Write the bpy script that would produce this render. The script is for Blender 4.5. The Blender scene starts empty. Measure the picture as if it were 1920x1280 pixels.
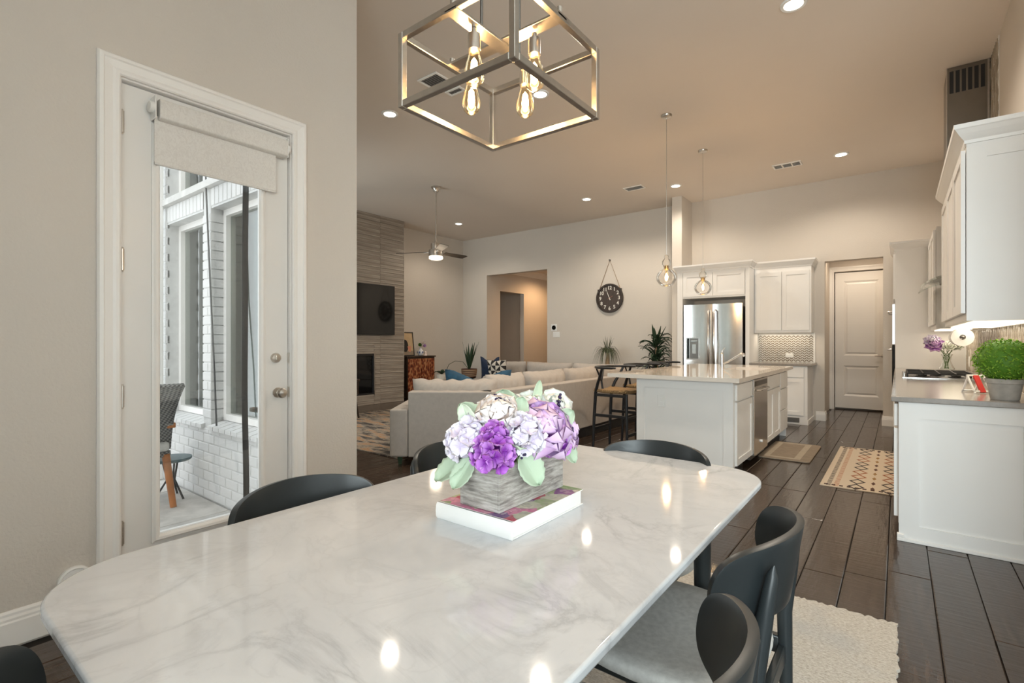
import bpy, bmesh, math, random
from mathutils import Vector, Matrix
random.seed(11)
S = bpy.context.scene; C = S.collection
PI = math.pi
# ------------------------------------------------------------------ camera
YAW = math.atan(724/936)
cd = bpy.data.cameras.new('camera'); cd.sensor_width = 36; cd.lens = 936*36/1920
cd.clip_start = .02; cd.clip_end = 200
cam = bpy.data.objects.new('camera', cd); C.objects.link(cam)
cam.location = (0, 0, 1.235); cam.rotation_euler = (PI/2, 0, YAW)
S.camera = cam
# ------------------------------------------------------------------ world, exposure
S.view_settings.view_transform = 'Standard'; S.view_settings.look = 'None'
S.view_settings.exposure = 0.34; S.view_settings.gamma = 1.0
S.view_settings.use_curve_mapping = False
w = bpy.data.worlds.new('world'); S.world = w; w.use_nodes = True
bg = w.node_tree.nodes['Background']
bg.inputs[0].default_value = (.95, .975, 1.0, 1); bg.inputs[1].default_value = 1.9
# ------------------------------------------------------------------ added area lamps standing in for daylight outside unseen windows
def area(name, loc, rot, sx, sy, energy, col):
    l = bpy.data.lights.new(name, 'AREA'); l.shape = 'RECTANGLE'; l.size = sx; l.size_y = sy
    l.energy = energy; l.color = col
    o = bpy.data.objects.new(name, l); C.objects.link(o); o.location = loc; o.rotation_euler = rot
    return o
DAY = (.88, .945, 1.0)
area('added_daylight_rear', (1.35, -1.95, 1.75), (PI/2, 0, 0), 2.3, 2.5, 215, DAY)
area('added_daylight_side', (2.95, .3, 1.75), (PI/2, 0, PI/2), 3.0, 2.5, 18, DAY)
area('added_daylight_living', (-7.0, 1.45, 1.7), (PI/2, 0, 0), 2.0, 2.2, 60, DAY)
# ------------------------------------------------------------------ materials
MATS = {}
class NT:
    """small helper to write node expressions"""
    def __init__(s, name):
        s.m = bpy.data.materials.new(name); s.m.use_nodes = True
        s.t = s.m.node_tree; s.b = s.t.nodes['Principled BSDF']; s.out = s.t.nodes['Material Output']
    def n(s, typ, **kw):
        x = s.t.nodes.new(typ)
        for k, v in kw.items(): setattr(x, k, v)
        return x
    def put(s, sock, v):
        if isinstance(v, bpy.types.NodeSocket): s.t.links.new(v, sock)
        elif v is not None: sock.default_value = v
    def math(s, op, a, b=None, c=None):
        x = s.n('ShaderNodeMath', operation=op)
        s.put(x.inputs[0], a); s.put(x.inputs[1], b); s.put(x.inputs[2], c)
        return x.outputs[0]
    def co(s, kind='Object', scale=(1, 1, 1), loc=(0, 0, 0), rot=(0, 0, 0)):
        tc = s.n('ShaderNodeTexCoord'); mp = s.n('ShaderNodeMapping')
        mp.inputs['Scale'].default_value = scale; mp.inputs['Location'].default_value = loc; mp.inputs['Rotation'].default_value = rot
        s.t.links.new(tc.outputs[kind], mp.inputs[0]); return mp.outputs[0]
    def sep(s, v):
        x = s.n('ShaderNodeSeparateXYZ'); s.t.links.new(v, x.inputs[0]); return x.outputs
    def noise(s, v, scale=5, detail=4, rough=.55, dist=0):
        x = s.n('ShaderNodeTexNoise'); s.put(x.inputs['Vector'], v)
        x.inputs['Scale'].default_value = scale; x.inputs['Detail'].default_value = detail
        x.inputs['Roughness'].default_value = rough; x.inputs['Distortion'].default_value = dist
        return x.outputs['Fac']
    def voro(s, v, scale=5, feature='F1', out='Distance'):
        x = s.n('ShaderNodeTexVoronoi', feature=feature); s.put(x.inputs['Vector'], v); x.inputs['Scale'].default_value = scale
        return x.outputs[out]
    def ramp(s, f, stops, interp='LINEAR'):
        x = s.n('ShaderNodeValToRGB'); x.color_ramp.interpolation = interp
        e = x.color_ramp.elements
        while len(e) < len(stops): e.new(.5)
        for k, (p, c) in enumerate(stops):
            e[k].position = p; e[k].color = (*c, 1) if len(c) == 3 else c
        s.put(x.inputs[0], f); return x.outputs[0]
    def mix(s, f, a, b, blend='MIX'):
        x = s.n('ShaderNodeMix', data_type='RGBA', blend_type=blend)
        s.put(x.inputs[0], f)
        for sock, v in ((x.inputs[6], a), (x.inputs[7], b)):
            if isinstance(v, tuple): v = (*v[:3], 1)
            s.put(sock, v)
        return x.outputs[2]
    def bump(s, h, strength=.2, dist=.01):
        x = s.n('ShaderNodeBump'); x.inputs['Strength'].default_value = strength; x.inputs['Distance'].default_value = dist
        s.put(x.inputs['Height'], h); s.t.links.new(x.outputs[0], s.b.inputs['Normal'])
    def island(s):
        return s.n('ShaderNodeNewGeometry').outputs['Random Per Island']
    def objrand(s):
        return s.n('ShaderNodeObjectInfo').outputs['Random']
    def done(s, key, col=None, rough=None, metal=0):
        if isinstance(col, tuple): col = (*col[:3], 1)
        s.put(s.b.inputs['Base Color'], col)
        s.put(s.b.inputs['Roughness'], rough); s.b.inputs['Metallic'].default_value = metal
        MATS[key] = s.m; return s
def simple(key, col, rough=.5, metal=0, var=.06, vscale=8, bump=0, bscale=60, bdist=.002):
    t = NT(key); v = t.co()
    n = t.noise(v, vscale, 3)
    lo = tuple(max(0, c*(1-var)) for c in col); hi = tuple(min(1, c*(1+var)) for c in col)
    c = t.ramp(n, [(.3, lo), (.7, hi)])
    if bump: t.bump(t.noise(v, bscale, 2), bump, bdist)
    return t.done(key, c, rough, metal)
simple('wall', (.64, .59, .53), .75, var=.015, vscale=1.5, bump=.55, bscale=75, bdist=.004)
simple('ceiling', (.74, .665, .59), .85, var=.015, vscale=1, bump=.15, bscale=140, bdist=.002)
simple('trim', (.88, .86, .83), .35, var=.01, vscale=3)
simple('cabinet', (.84, .83, .81), .38, var=.012, vscale=3)
simple('door_paint', (.80, .78, .75), .4, var=.012, vscale=3)
simple('nickel', (.62, .58, .53), .28, 1, var=.06, vscale=30)
simple('steel', (.72, .71, .70), .2, 1, var=.03, vscale=20)
simple('dark_steel', (.25, .24, .23), .3, 1, var=.05, vscale=20)
simple('hood_steel', (.24, .215, .185), .32, 1, var=.05, vscale=6)
simple('black_metal', (.012, .012, .013), .4, 0, var=.1)
simple('chair_black', (.020, .025, .027), .36, 0, var=.12, vscale=6)
simple('stool_black', (.014, .015, .017), .3, 0, var=.12)
simple('seat_fabric', (.50, .49, .465), .85, var=.12, vscale=60, bump=.4, bscale=500, bdist=.001)
simple('sofa', (.42, .38, .345), .9, var=.05, vscale=25, bump=.25, bscale=350, bdist=.001)
simple('paper', (.86, .85, .83), .6, var=.02)
simple('white_plastic', (.82, .82, .80), .35, var=.01)
simple('black_glass', (.006, .006, .006), .06, 0, var=.1)
simple('navy', (.010, .022, .055), .8, var=.2, vscale=20)
simple('teal', (.008, .060, .115), .75, var=.3, vscale=20)
simple('counter_dark', (.30, .275, .25), .16, 0, var=.08, vscale=40)
simple('counter_light', (.74, .68, .61), .06, 0, var=.04, vscale=14)
simple('terracotta', (.45, .18, .10), .7)
simple('concrete', (.42, .40, .37), .85, var=.2, vscale=14, bump=.3, bscale=60)
simple('patio_stone', (.52, .50, .47), .8, var=.2, vscale=7, bump=.3, bscale=40)
simple('mortar', (.60, .60, .59), .9, var=.08, vscale=12)
simple('stone_ledge', (.55, .54, .52), .8, var=.1, vscale=10)
simple('orange_wood', (.36, .13, .035), .5, var=.25, vscale=10)
simple('dark_wood', (.030, .017, .010), .4, var=.3, vscale=10)
simple('fan_blade', (.045, .036, .028), .75, var=.2)
simple('stem', (.10, .16, .05), .6)
simple('berry', (.030, .018, .070), .25, var=.4, vscale=60)
simple('soil', (.03, .02, .014), .9)
simple('cast_iron', (.010, .010, .010), .55)
simple('cream_pot', (.68, .62, .53), .5)
simple('rope', (.34, .24, .15), .9, var=.3, vscale=90)
simple('grey_cable', (.10, .10, .10), .6)
simple('red_print', (.62, .035, .03), .5)
simple('vent_dark', (.10, .09, .08), .7)
simple('mat_tan', (.30, .235, .17), .85, var=.10, vscale=18, bump=.3, bscale=300)
simple('mat_light', (.46, .385, .29), .85, var=.06, vscale=18, bump=.3, bscale=300)
simple('teal_metal', (.09, .14, .15), .4)
simple('gold_brass', (.55, .38, .18), .3, 1)
simple('clock_white', (.80, .78, .72), .6)
simple('porcelain', (.72, .74, .78), .2, var=.05)
simple('porcelain_blue', (.06, .10, .28), .2)
simple('picture_mat', (.55, .40, .24), .7, var=.1)
simple('pink_clay', (.62, .26, .17), .6)
# brick painted white
t = NT('brick_paint'); r = t.objrand(); n = t.noise(t.co(scale=(1, 1, 1)), 9, 5)
c = t.mix(t.math('MULTIPLY', n, .35), (.70, .70, .69), (.48, .47, .46)); c = t.mix(t.math('MULTIPLY', r, .18), c, (.55, .54, .53))
t.bump(t.noise(t.co(), 70, 4), .5, .006); t.done('brick', c, .85)
# marble
t = NT('marble'); v = t.co(rot=(0, 0, .5))
warp = t.noise(v, 2.2, 5, .6)
a = t.math('ABSOLUTE', t.math('SUBTRACT', t.noise(v, 2.4, 9, .62, 1.2), .5))
vein = t.ramp(a, [(0, (1, 1, 1)), (.012, (.55, .55, .55)), (.05, (0, 0, 0))])
a2 = t.math('ABSOLUTE', t.math('SUBTRACT', t.noise(t.co(scale=(1, 1, 1), loc=(4, 2, 0)), 4.5, 8, .6, 1.0), .5))
vein2 = t.ramp(a2, [(0, (1, 1, 1)), (.02, (.2, .2, .2)), (.05, (0, 0, 0))])
mask = t.ramp(t.noise(t.co(loc=(7, 1, 3)), 2.4, 3), [(.42, (0, 0, 0)), (.68, (1, 1, 1))])
cloud = t.ramp(t.noise(v, 3, 6, .6, .6), [(.38, (.60, .615, .635)), (.62, (.68, .69, .705))])
c = t.mix(t.math('MULTIPLY', t.math('MULTIPLY', vein, mask), .62), cloud, (.36, .37, .39))
c = t.mix(t.math('MULTIPLY', vein2, .26), c, (.50, .51, .53))
t.b.inputs['Specular IOR Level'].default_value = .28; t.done('marble', c, .06)
# dark hardwood
t = NT('hardwood'); v = t.co(scale=(9, 1.1, 9)); g = t.noise(v, 4, 6, .6, .4)
rnd = t.math('FRACT', t.math('ADD', t.objrand(), t.island()))
c = t.ramp(g, [(.3, (.026, .016, .011)), (.7, (.075, .048, .033))])
c = t.mix(t.math('MULTIPLY', rnd, .55), c, (.040, .028, .021))
h = t.math('ADD', t.noise(t.co(scale=(6, 1.0, 6)), 3, 3), t.math('MULTIPLY', t.noise(t.co(scale=(1.5, 12, 1)), 3, 3), .5))
t.bump(h, .30, .008)
t.done('hardwood', c, t.math('ADD', t.math('MULTIPLY', g, .14), .11))
simple('subfloor', (.008, .006, .005), .8)
# fireplace linear tile
t = NT('linear_tile'); v = t.co('Object', scale=(1, .35, 14)); n1 = t.noise(v, 3, 6, .6, .3)
n2 = t.noise(t.co('Object', scale=(1, .6, 60)), 1.5, 2)
rr = t.objrand()
c = t.ramp(t.math('ADD', t.math('MULTIPLY', n1, .7), t.math('MULTIPLY', n2, .3)), [(.34, (.16, .13, .105)), (.5, (.33, .285, .24)), (.66, (.56, .505, .44))])
c = t.mix(t.math('MULTIPLY', rr, .25), c, (.30, .26, .22)); t.bump(n2, .6, .01); t.done('linear_tile', c, .55)
# greys with wood grain (planter)
t = NT('weathered_wood'); g = t.noise(t.co('Object', scale=(6, 6, 60)), 2.5, 6, .65)
g2 = t.noise(t.co('Object', scale=(3, 3, 8)), 6, 3)
c = t.ramp(t.math('ADD', t.math('MULTIPLY', g, .65), t.math('MULTIPLY', g2, .35)), [(.36, (.17, .155, .14)), (.5, (.36, .335, .305)), (.64, (.56, .535, .50))])
t.bump(g, .4, .003); t.done('weathered_wood', c, .8)
# red carved chest
t = NT('red_chest'); v = t.co('Object', scale=(1, 1, .55)); q = t.voro(v, 26); n = t.noise(v, 18, 4)
c = t.ramp(t.math('ADD', t.math('MULTIPLY', q, .8), t.math('MULTIPLY', n, .5)), [(.30, (.030, .007, .004)), (.50, (.11, .019, .008)), (.68, (.26, .065, .024)), (.85, (.42, .20, .09))])
t.bump(q, .5, .01); t.done('red_chest', c, .4)
# woven / wicker
t = NT('wicker'); x = t.sep(t.co('Object', scale=(230, 230, 230)))
wv = t.math('MULTIPLY', t.math('SINE', t.math('ADD', x[0], x[1])), t.math('SINE', x[2]))
c = t.ramp(t.math('ADD', t.math('MULTIPLY', wv, .5), .5), [(.2, (.10, .10, .10)), (.8, (.34, .33, .31))]); t.bump(wv, .8, .01); t.done('wicker', c, .8)
t = NT('rush'); x = t.sep(t.co('Object', scale=(1, 1, 1)))
wv = t.math('SINE', t.math('MULTIPLY', t.math('ADD', t.math('ABSOLUTE', x[0]), t.math('ABSOLUTE', x[1])), 420))
c = t.ramp(t.math('ADD', t.math('MULTIPLY', wv, .5), .5), [(.2, (.22, .12, .045)), (.8, (.56, .37, .18))]); t.bump(wv, .7, .01); t.done('rush', c, .8)
t = NT('striped_basket'); x = t.sep(t.co('Object'))
wv = t.math('SINE', t.math('MULTIPLY', x[2], 150))
c = t.ramp(t.math('ADD', t.math('MULTIPLY', wv, .5), .5), [(.40, (.07, .025, .018)), (.55, (.46, .31, .19))]); t.done('striped_basket', c, .8)
# dining rug, living rug
t = NT('beige_rug'); n = t.noise(t.co(scale=(1, 1.8, 1)), 70, 6, .75); n2 = t.noise(t.co(), 2.1, 3)
c = t.ramp(n, [(.34, (.36, .31, .25)), (.50, (.56, .51, .44)), (.66, (.70, .66, .60))])
c = t.mix(t.ramp(n2, [(.55, (0, 0, 0)), (.72, (.35, .35, .35))]), c, (.36, .39, .42)); t.bump(t.noise(t.co(), 220, 3), .8, .006); t.done('beige_rug', c, .95)
t = NT('living_rug'); n = t.noise(t.co(scale=(1, 3.5, 1)), 2.6, 9, .72, .5)
c = t.ramp(n, [(.34, (.012, .011, .012)), (.44, (.06, .05, .045)), (.52, (.30, .26, .21)), (.60, (.33, .16, .06)), (.70, (.46, .42, .36))]); t.done('living_rug', c, .95)
# kilim
t = NT('kilim'); x = t.sep(t.co('Generated'))
def chain(cx, wdt, n, th):
    fr = t.math('ABSOLUTE', t.math('SUBTRACT', t.math('MULTIPLY', t.math('FRACT', t.math('MULTIPLY', x[1], n)), 2), 1))
    d = t.math('ADD', t.math('DIVIDE', t.math('ABSOLUTE', t.math('SUBTRACT', x[0], cx)), wdt), fr)
    return d, fr
base = (.60, .50, .38)
def ring(cx, wdt, n, th, inner):
    d, fr = chain(cx, wdt, n, th)
    o = t.math('LESS_THAN', t.math('ABSOLUTE', t.math('SUBTRACT', d, .86)), th)
    return o
sel = t.math('GREATER_THAN', t.math('FRACT', t.math('MULTIPLY', t.math('FLOOR', t.math('MULTIPLY', x[1], 10)), .26)), .5)
col = t.mix(sel, (.028, .020, .020), (.30, .10, .04))
c = t.mix(ring(.42, .10, 10, .17, 0), base, col)
c = t.mix(ring(.80, .10, 10, .17, 0), c, col)
d, fr = chain(.61, .045, 10, .1)
c = t.mix(t.math('LESS_THAN', d, .62), c, t.mix(sel, (.10, .045, .03), (.30, .17, .06)))
def dash(axis, pos, wdt, n):
    a = t.math('LESS_THAN', t.math('ABSOLUTE', t.math('SUBTRACT', x[axis], pos)), wdt)
    b = t.math('GREATER_THAN', t.math('FRACT', t.math('MULTIPLY', x[1-axis], n)), .5)
    return t.math('MULTIPLY', a, b)
for pos in (.10, .95): c = t.mix(dash(0, pos, .028, 44), c, (.03, .02, .02))
c = t.mix(dash(0, .19, .030, 40), c, (.42, .20, .11))
for pos in (.028, .972): c = t.mix(dash(1, pos, .011, 11), c, (.06, .03, .02))
t.bump(t.noise(t.co(), 260, 2), .4, .003); t.done('kilim', c, .95)
# geometric pillow
t = NT('geo_pillow'); x = t.sep(t.co('Object', scale=(5.0, 5.0, 5.0)))
fx_ = t.math('SUBTRACT', t.math('FRACT', x[0]), .5); fz_ = t.math('SUBTRACT', t.math('FRACT', x[2]), .5)
k1 = t.math('GREATER_THAN', t.math('MULTIPLY', fx_, fz_), 0); k2 = t.math('GREATER_THAN', t.math('ABSOLUTE', fx_), t.math('ABSOLUTE', fz_))
kk = t.math('ABSOLUTE', t.math('SUBTRACT', k1, k2)); c = t.mix(kk, (.62, .57, .50), (.020, .018, .018)); t.done('geo_pillow', c, .85)
# shade fabric, book cover
t = NT('shade_fabric'); n = t.noise(t.co('Object', scale=(1, 1, .7)), 60, 4, .6, 2.0); n2 = t.noise(t.co(), 300, 2)
c = t.ramp(n, [(.40, (.71, .685, .65)), (.56, (.77, .75, .715))]); t.bump(n2, .2, .001); t.done('shade_fabric', c, .9)
t = NT('floral_print'); v0 = t.co('Object'); nz = t.n('ShaderNodeTexNoise'); t.put(nz.inputs['Vector'], v0); nz.inputs['Scale'].default_value = 22
mv = t.n('ShaderNodeMix', data_type='VECTOR'); mv.inputs[0].default_value = .035; t.t.links.new(v0, mv.inputs[4]); t.t.links.new(nz.outputs['Color'], mv.inputs[5])
vv = t.n('ShaderNodeTexVoronoi'); t.t.links.new(mv.outputs[1], vv.inputs['Vector']); vv.inputs['Scale'].default_value = 21
sp = t.n('ShaderNodeSeparateColor'); t.t.links.new(vv.outputs['Color'], sp.inputs[0])
c = t.ramp(sp.outputs[0], [(.0, (.55, .54, .40)), (.14, (.10, .22, .05)), (.30, (.20, .015, .22)), (.44, (.34, .42, .20)), (.56, (.50, .01, .06)), (.68, (.11, .02, .19)), (.80, (.64, .16, .32)), (.92, (.60, .56, .44))], 'CONSTANT')
v3 = t.n('ShaderNodeTexVoronoi'); t.t.links.new(mv.outputs[1], v3.inputs['Vector']); v3.inputs['Scale'].default_value = 95
sp3 = t.n('ShaderNodeSeparateColor'); t.t.links.new(v3.outputs['Color'], sp3.inputs[0])
c = t.mix(t.math('MULTIPLY', sp3.outputs[1], .5), c, t.mix(sp3.outputs[0], (.05, .02, .07), (.72, .62, .58))); t.done('floral_print', c, .35)
# petals and leaves
def petals(key, lo, hi, deep):
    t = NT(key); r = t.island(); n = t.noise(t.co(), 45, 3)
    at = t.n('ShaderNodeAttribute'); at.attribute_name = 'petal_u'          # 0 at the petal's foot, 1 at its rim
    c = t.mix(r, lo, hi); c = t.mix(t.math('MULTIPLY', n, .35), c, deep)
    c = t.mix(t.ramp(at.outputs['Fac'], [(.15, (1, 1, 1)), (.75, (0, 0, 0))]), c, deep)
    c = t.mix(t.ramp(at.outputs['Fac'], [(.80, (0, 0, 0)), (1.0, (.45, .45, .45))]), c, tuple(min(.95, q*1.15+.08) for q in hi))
    t.done(key, c, .6)
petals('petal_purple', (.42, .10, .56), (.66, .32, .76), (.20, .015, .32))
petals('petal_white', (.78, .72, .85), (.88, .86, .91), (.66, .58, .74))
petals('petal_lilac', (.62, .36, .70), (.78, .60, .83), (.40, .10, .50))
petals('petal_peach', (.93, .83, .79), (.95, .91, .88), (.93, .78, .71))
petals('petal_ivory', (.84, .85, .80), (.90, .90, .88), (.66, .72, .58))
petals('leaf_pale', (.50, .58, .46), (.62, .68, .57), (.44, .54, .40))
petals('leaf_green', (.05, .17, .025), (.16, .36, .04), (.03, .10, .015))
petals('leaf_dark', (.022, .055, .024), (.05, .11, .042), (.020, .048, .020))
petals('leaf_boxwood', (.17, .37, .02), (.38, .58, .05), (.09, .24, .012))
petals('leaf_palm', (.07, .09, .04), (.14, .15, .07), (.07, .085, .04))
# glass, emission
def glass(key, tint, fac, gl=(1, 1, 1), rough=0.0):
    t = NT(key); t.t.nodes.remove(t.b)
    tr = t.n('ShaderNodeBsdfTransparent'); tr.inputs[0].default_value = (*tint, 1)
    g = t.n('ShaderNodeBsdfGlossy'); g.inputs['Color'].default_value = (*gl, 1); g.inputs['Roughness'].default_value = rough
    fr = t.n('ShaderNodeLayerWeight'); fr.inputs[0].default_value = .25
    f = t.math('MINIMUM', t.math('ADD', t.math('MULTIPLY', fr.outputs['Fresnel'], .8), fac), 1.0)
    mx = t.n('ShaderNodeMixShader'); t.put(mx.inputs[0], f); t.t.links.new(tr.outputs[0], mx.inputs[1]); t.t.links.new(g.outputs[0], mx.inputs[2])
    t.t.links.new(mx.outputs[0], t.out.inputs[0]); MATS[key] = t.m
glass('door_glass', (.93, .95, .95), .03)
glass('window_glass', (.55, .60, .58), .10)
glass('lamp_glass', (.97, .95, .92), .0)
glass('amber_glass', (1.0, .90, .72), .0)
glass('clear_glass', (.93, .96, .95), .02)
def emit(key, col, st):
    t = NT(key); t.b.inputs['Base Color'].default_value = (0, 0, 0, 1)
    t.b.inputs['Emission Color'].default_value = (*col, 1); t.b.inputs['Emission Strength'].default_value = st; MATS[key] = t.m
emit('filament', (1.0, .66, .30), 55); emit('can_light', (1.0, .90, .76), 9); emit('fan_light', (1.0, .86, .66), 2.2); emit('strip_light', (1.0, .86, .64), 1.6)
# ------------------------------------------------------------------ mesh helpers
class MB:
    def __init__(s, t=None):
        s.v = []; s.f = []; s.pu = {}; s.o = Vector(t.location) if t is not None else Vector((0, 0, 0)); s.M = None
    def add(s, vs, fs):
        k = len(s.v)
        s.v += [tuple(s.M @ Vector(p)) if s.M is not None else tuple(p) for p in vs]
        s.f += [tuple(i+k for i in q) for q in fs]; return s
    def box(s, x0, x1, y0, y1, z0, z1):
        return s.add([(x0, y0, z0), (x1, y0, z0), (x1, y1, z0), (x0, y1, z0), (x0, y0, z1), (x1, y0, z1), (x1, y1, z1), (x0, y1, z1)],
                     [(0, 3, 2, 1), (4, 5, 6, 7), (0, 1, 5, 4), (1, 2, 6, 5), (2, 3, 7, 6), (3, 0, 4, 7)])
    def cyl(s, p0, p1, r0, r1=None, n=14, caps=True):
        return s.tube([p0, p1], [r0, r0 if r1 is None else r1], n, caps)
    def tube(s, pts, rs, n=8, caps=True, flat=1.0):
        pts = [Vector(p) for p in pts]
        if not isinstance(rs, (list, tuple)): rs = [rs]*len(pts)
        vs = []; fs = []; prev = None
        for i, p in enumerate(pts):
            d = (pts[min(i+1, len(pts)-1)]-pts[max(i-1, 0)])
            d = d.normalized() if d.length > 1e-9 else Vector((0, 0, 1))
            if prev is None:
                up = Vector((0, 0, 1)) if abs(d.z) < .9 else Vector((1, 0, 0))
                a = d.cross(up).normalized()
            else:
                a = (prev-d*prev.dot(d)).normalized()
            b = d.cross(a); prev = a
            for k in range(n):
                an = 2*PI*k/n; vs.append(p+a*math.cos(an)*rs[i]+b*math.sin(an)*rs[i]*flat)
        for i in range(len(pts)-1):
            for k in range(n):
                fs.append((i*n+k, i*n+(k+1) % n, (i+1)*n+(k+1) % n, (i+1)*n+k))
        if caps:
            fs.append(tuple(range(n-1, -1, -1))); m = (len(pts)-1)*n; fs.append(tuple(range(m, m+n)))
        return s.add(vs, fs)
    def lathe(s, prof, n=20, c=(0, 0, 0), axis='z', cap=False):
        vs = []; fs = []
        for r, z in prof:
            for k in range(n):
                a = 2*PI*k/n; x, y = r*math.cos(a), r*math.sin(a)
                p = (x, y, z) if axis == 'z' else ((z, x, y) if axis == 'x' else (x, z, y))
                vs.append((p[0]+c[0], p[1]+c[1], p[2]+c[2]))
        for i in range(len(prof)-1):
            for k in range(n): fs.append((i*n+k, i*n+(k+1) % n, (i+1)*n+(k+1) % n, (i+1)*n+k))
        if cap:
            fs.append(tuple(range(n-1, -1, -1))); m = (len(prof)-1)*n; fs.append(tuple(range(m, m+n)))
        return s.add(vs, fs)
    def ball(s, c, r, n=10, m=6, sc=(1, 1, 1)):
        prof = [(max(1e-4, math.sin(PI*i/m))*r, -math.cos(PI*i/m)*r) for i in range(m+1)]
        vs = []; fs = []
        for rr, z in prof:
            for k in range(n):
                a = 2*PI*k/n; vs.append((c[0]+rr*math.cos(a)*sc[0], c[1]+rr*math.sin(a)*sc[1], c[2]+z*sc[2]))
        for i in range(m):
            for k in range(n): fs.append((i*n+k, i*n+(k+1) % n, (i+1)*n+(k+1) % n, (i+1)*n+k))
        return s.add(vs, fs)
    def prism(s, poly, z0, z1):
        n = len(poly)
        return s.add([(x, y, z0) for x, y in poly]+[(x, y, z1) for x, y in poly],
                     [tuple(range(n-1, -1, -1)), tuple(range(n, 2*n))]+[(i, (i+1) % n, n+(i+1) % n, n+i) for i in range(n)])
    def sweep(s, prof, path, closed=False):
        """profile list of (a,b) placed at frames (origin, A, B)"""
        vs = []; fs = []; n = len(prof)
        for o, A, B in path:
            for a, b in prof: vs.append(Vector(o)+Vector(A)*a+Vector(B)*b)
        m = len(path)
        for i in range(m if closed else m-1):
            j = (i+1) % m
            for k in range(n): fs.append((i*n+k, i*n+(k+1) % n, j*n+(k+1) % n, j*n+k))
        if not closed: fs += [tuple(range(n-1, -1, -1)), tuple(range((m-1)*n, m*n))]
        return s.add(vs, fs)
    def surf(s, f, nu, nv):
        vs = [f(i/nu, j/nv) for i in range(nu+1) for j in range(nv+1)]
        return s.add(vs, [(i*(nv+1)+j, (i+1)*(nv+1)+j, (i+1)*(nv+1)+j+1, i*(nv+1)+j+1) for i in range(nu) for j in range(nv)])
    def mesh(s, name):
        me = bpy.data.meshes.new(name)
        me.from_pydata([tuple(Vector(p)-s.o) for p in s.v], [], s.f); me.validate()
        return me
    def build(s, name, mat, parent=None, smooth=None, bevel=0, seg=2, kind=None, label=None, solid=0, fixn=True):
        me = s.mesh(name)
        if fixn:
            bm = bmesh.new(); bm.from_mesh(me); bmesh.ops.recalc_face_normals(bm, faces=bm.faces); bm.to_mesh(me); bm.free()
        if mat: me.materials.append(MATS[mat])
        if s.pu:
            at = me.attributes.new('petal_u', 'FLOAT', 'POINT'); at.data.foreach_set('value', [s.pu.get(i, .6) for i in range(len(me.vertices))])
        if smooth:
            me.polygons.foreach_set('use_smooth', [True]*len(me.polygons)); me.set_sharp_from_angle(angle=math.radians(smooth))
        return link(name, me, parent, bevel, seg, kind, label, solid)
def link(name, me, parent=None, bevel=0, seg=2, kind=None, label=None, solid=0):
    o = bpy.data.objects.new(name, me); C.objects.link(o)
    if parent is not None: o.parent = parent
    if solid:
        md = o.modifiers.new('thick', 'SOLIDIFY'); md.thickness = solid; md.offset = 0
    if bevel:
        md = o.modifiers.new('bevel', 'BEVEL'); md.width = bevel; md.segments = seg; md.limit_method = 'ANGLE'; md.angle_limit = math.radians(40)
        if seg > 1: me.polygons.foreach_set('use_smooth', [True]*len(me.polygons)); me.set_sharp_from_angle(angle=math.radians(40)); md.harden_normals = False
    if kind: o['kind'] = kind
    if label: o['label'] = label
    return o
def tag(o, label, cat, group=None, kind=None):
    o['label'] = label; o['category'] = cat
    if group: o['group'] = group
    if kind: o['kind'] = kind
    return o
def thing(name, label, cat, loc=(0, 0, 0), rz=0, group=None):
    o = bpy.data.objects.new(name, None); C.objects.link(o); o.location = loc; o.rotation_euler = (0, 0, rz)
    o.empty_display_size = .1
    return tag(o, label, cat, group)
def struct(name, mb, mat, label=None, **kw):
    o = mb.build(name, mat, None, **kw); o['kind'] = 'structure'
    if label: o['label'] = label
    return o
def copy_tree(o, parent=None):
    c = o.copy(); C.objects.link(c); c.parent = parent
    for ch in list(o.children): copy_tree(ch, c)
    return c
def shaker(mb, axis, sg, front, a0, a1, z0, z1, th=.02, rail=.058, rec=.008):
    """a framed door or panel whose face lies at `front`, looking along sg*axis"""
    def bx(b0, b1, c0, c1, f):
        lo, hi = sorted((front-sg*th, f))
        if axis == 'x': mb.box(lo, hi, b0, b1, c0, c1)
        else: mb.box(b0, b1, lo, hi, c0, c1)
    r = min(rail, (a1-a0)*.3, (z1-z0)*.3)
    bx(a0, a0+r, z0, z1, front); bx(a1-r, a1, z0, z1, front)
    bx(a0+r, a1-r, z0, z0+r, front); bx(a0+r, a1-r, z1-r, z1, front)
    bx(a0+r, a1-r, z0+r, z1-r, front-sg*rec)
    return mb
CROWN = [(0, 0), (.010, 0), (.012, .018), (.022, .030), (.038, .052), (.052, .075), (.058, .080), (.060, .105), (0, .105)]
def crown_run(mb, pts, out, z):
    """crown moulding along xy points; out = outward normals (mitred) per point"""
    path = [((p[0], p[1], z), (o[0], o[1], 0), (0, 0, 1)) for p, o in zip(pts, out)]
    return mb.sweep(CROWN, path)
# ================================================================== SETTING
CEIL = 3.74; XL = -2.856; XR = .655; YB = 9.12; XLIV = -8.605
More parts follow.
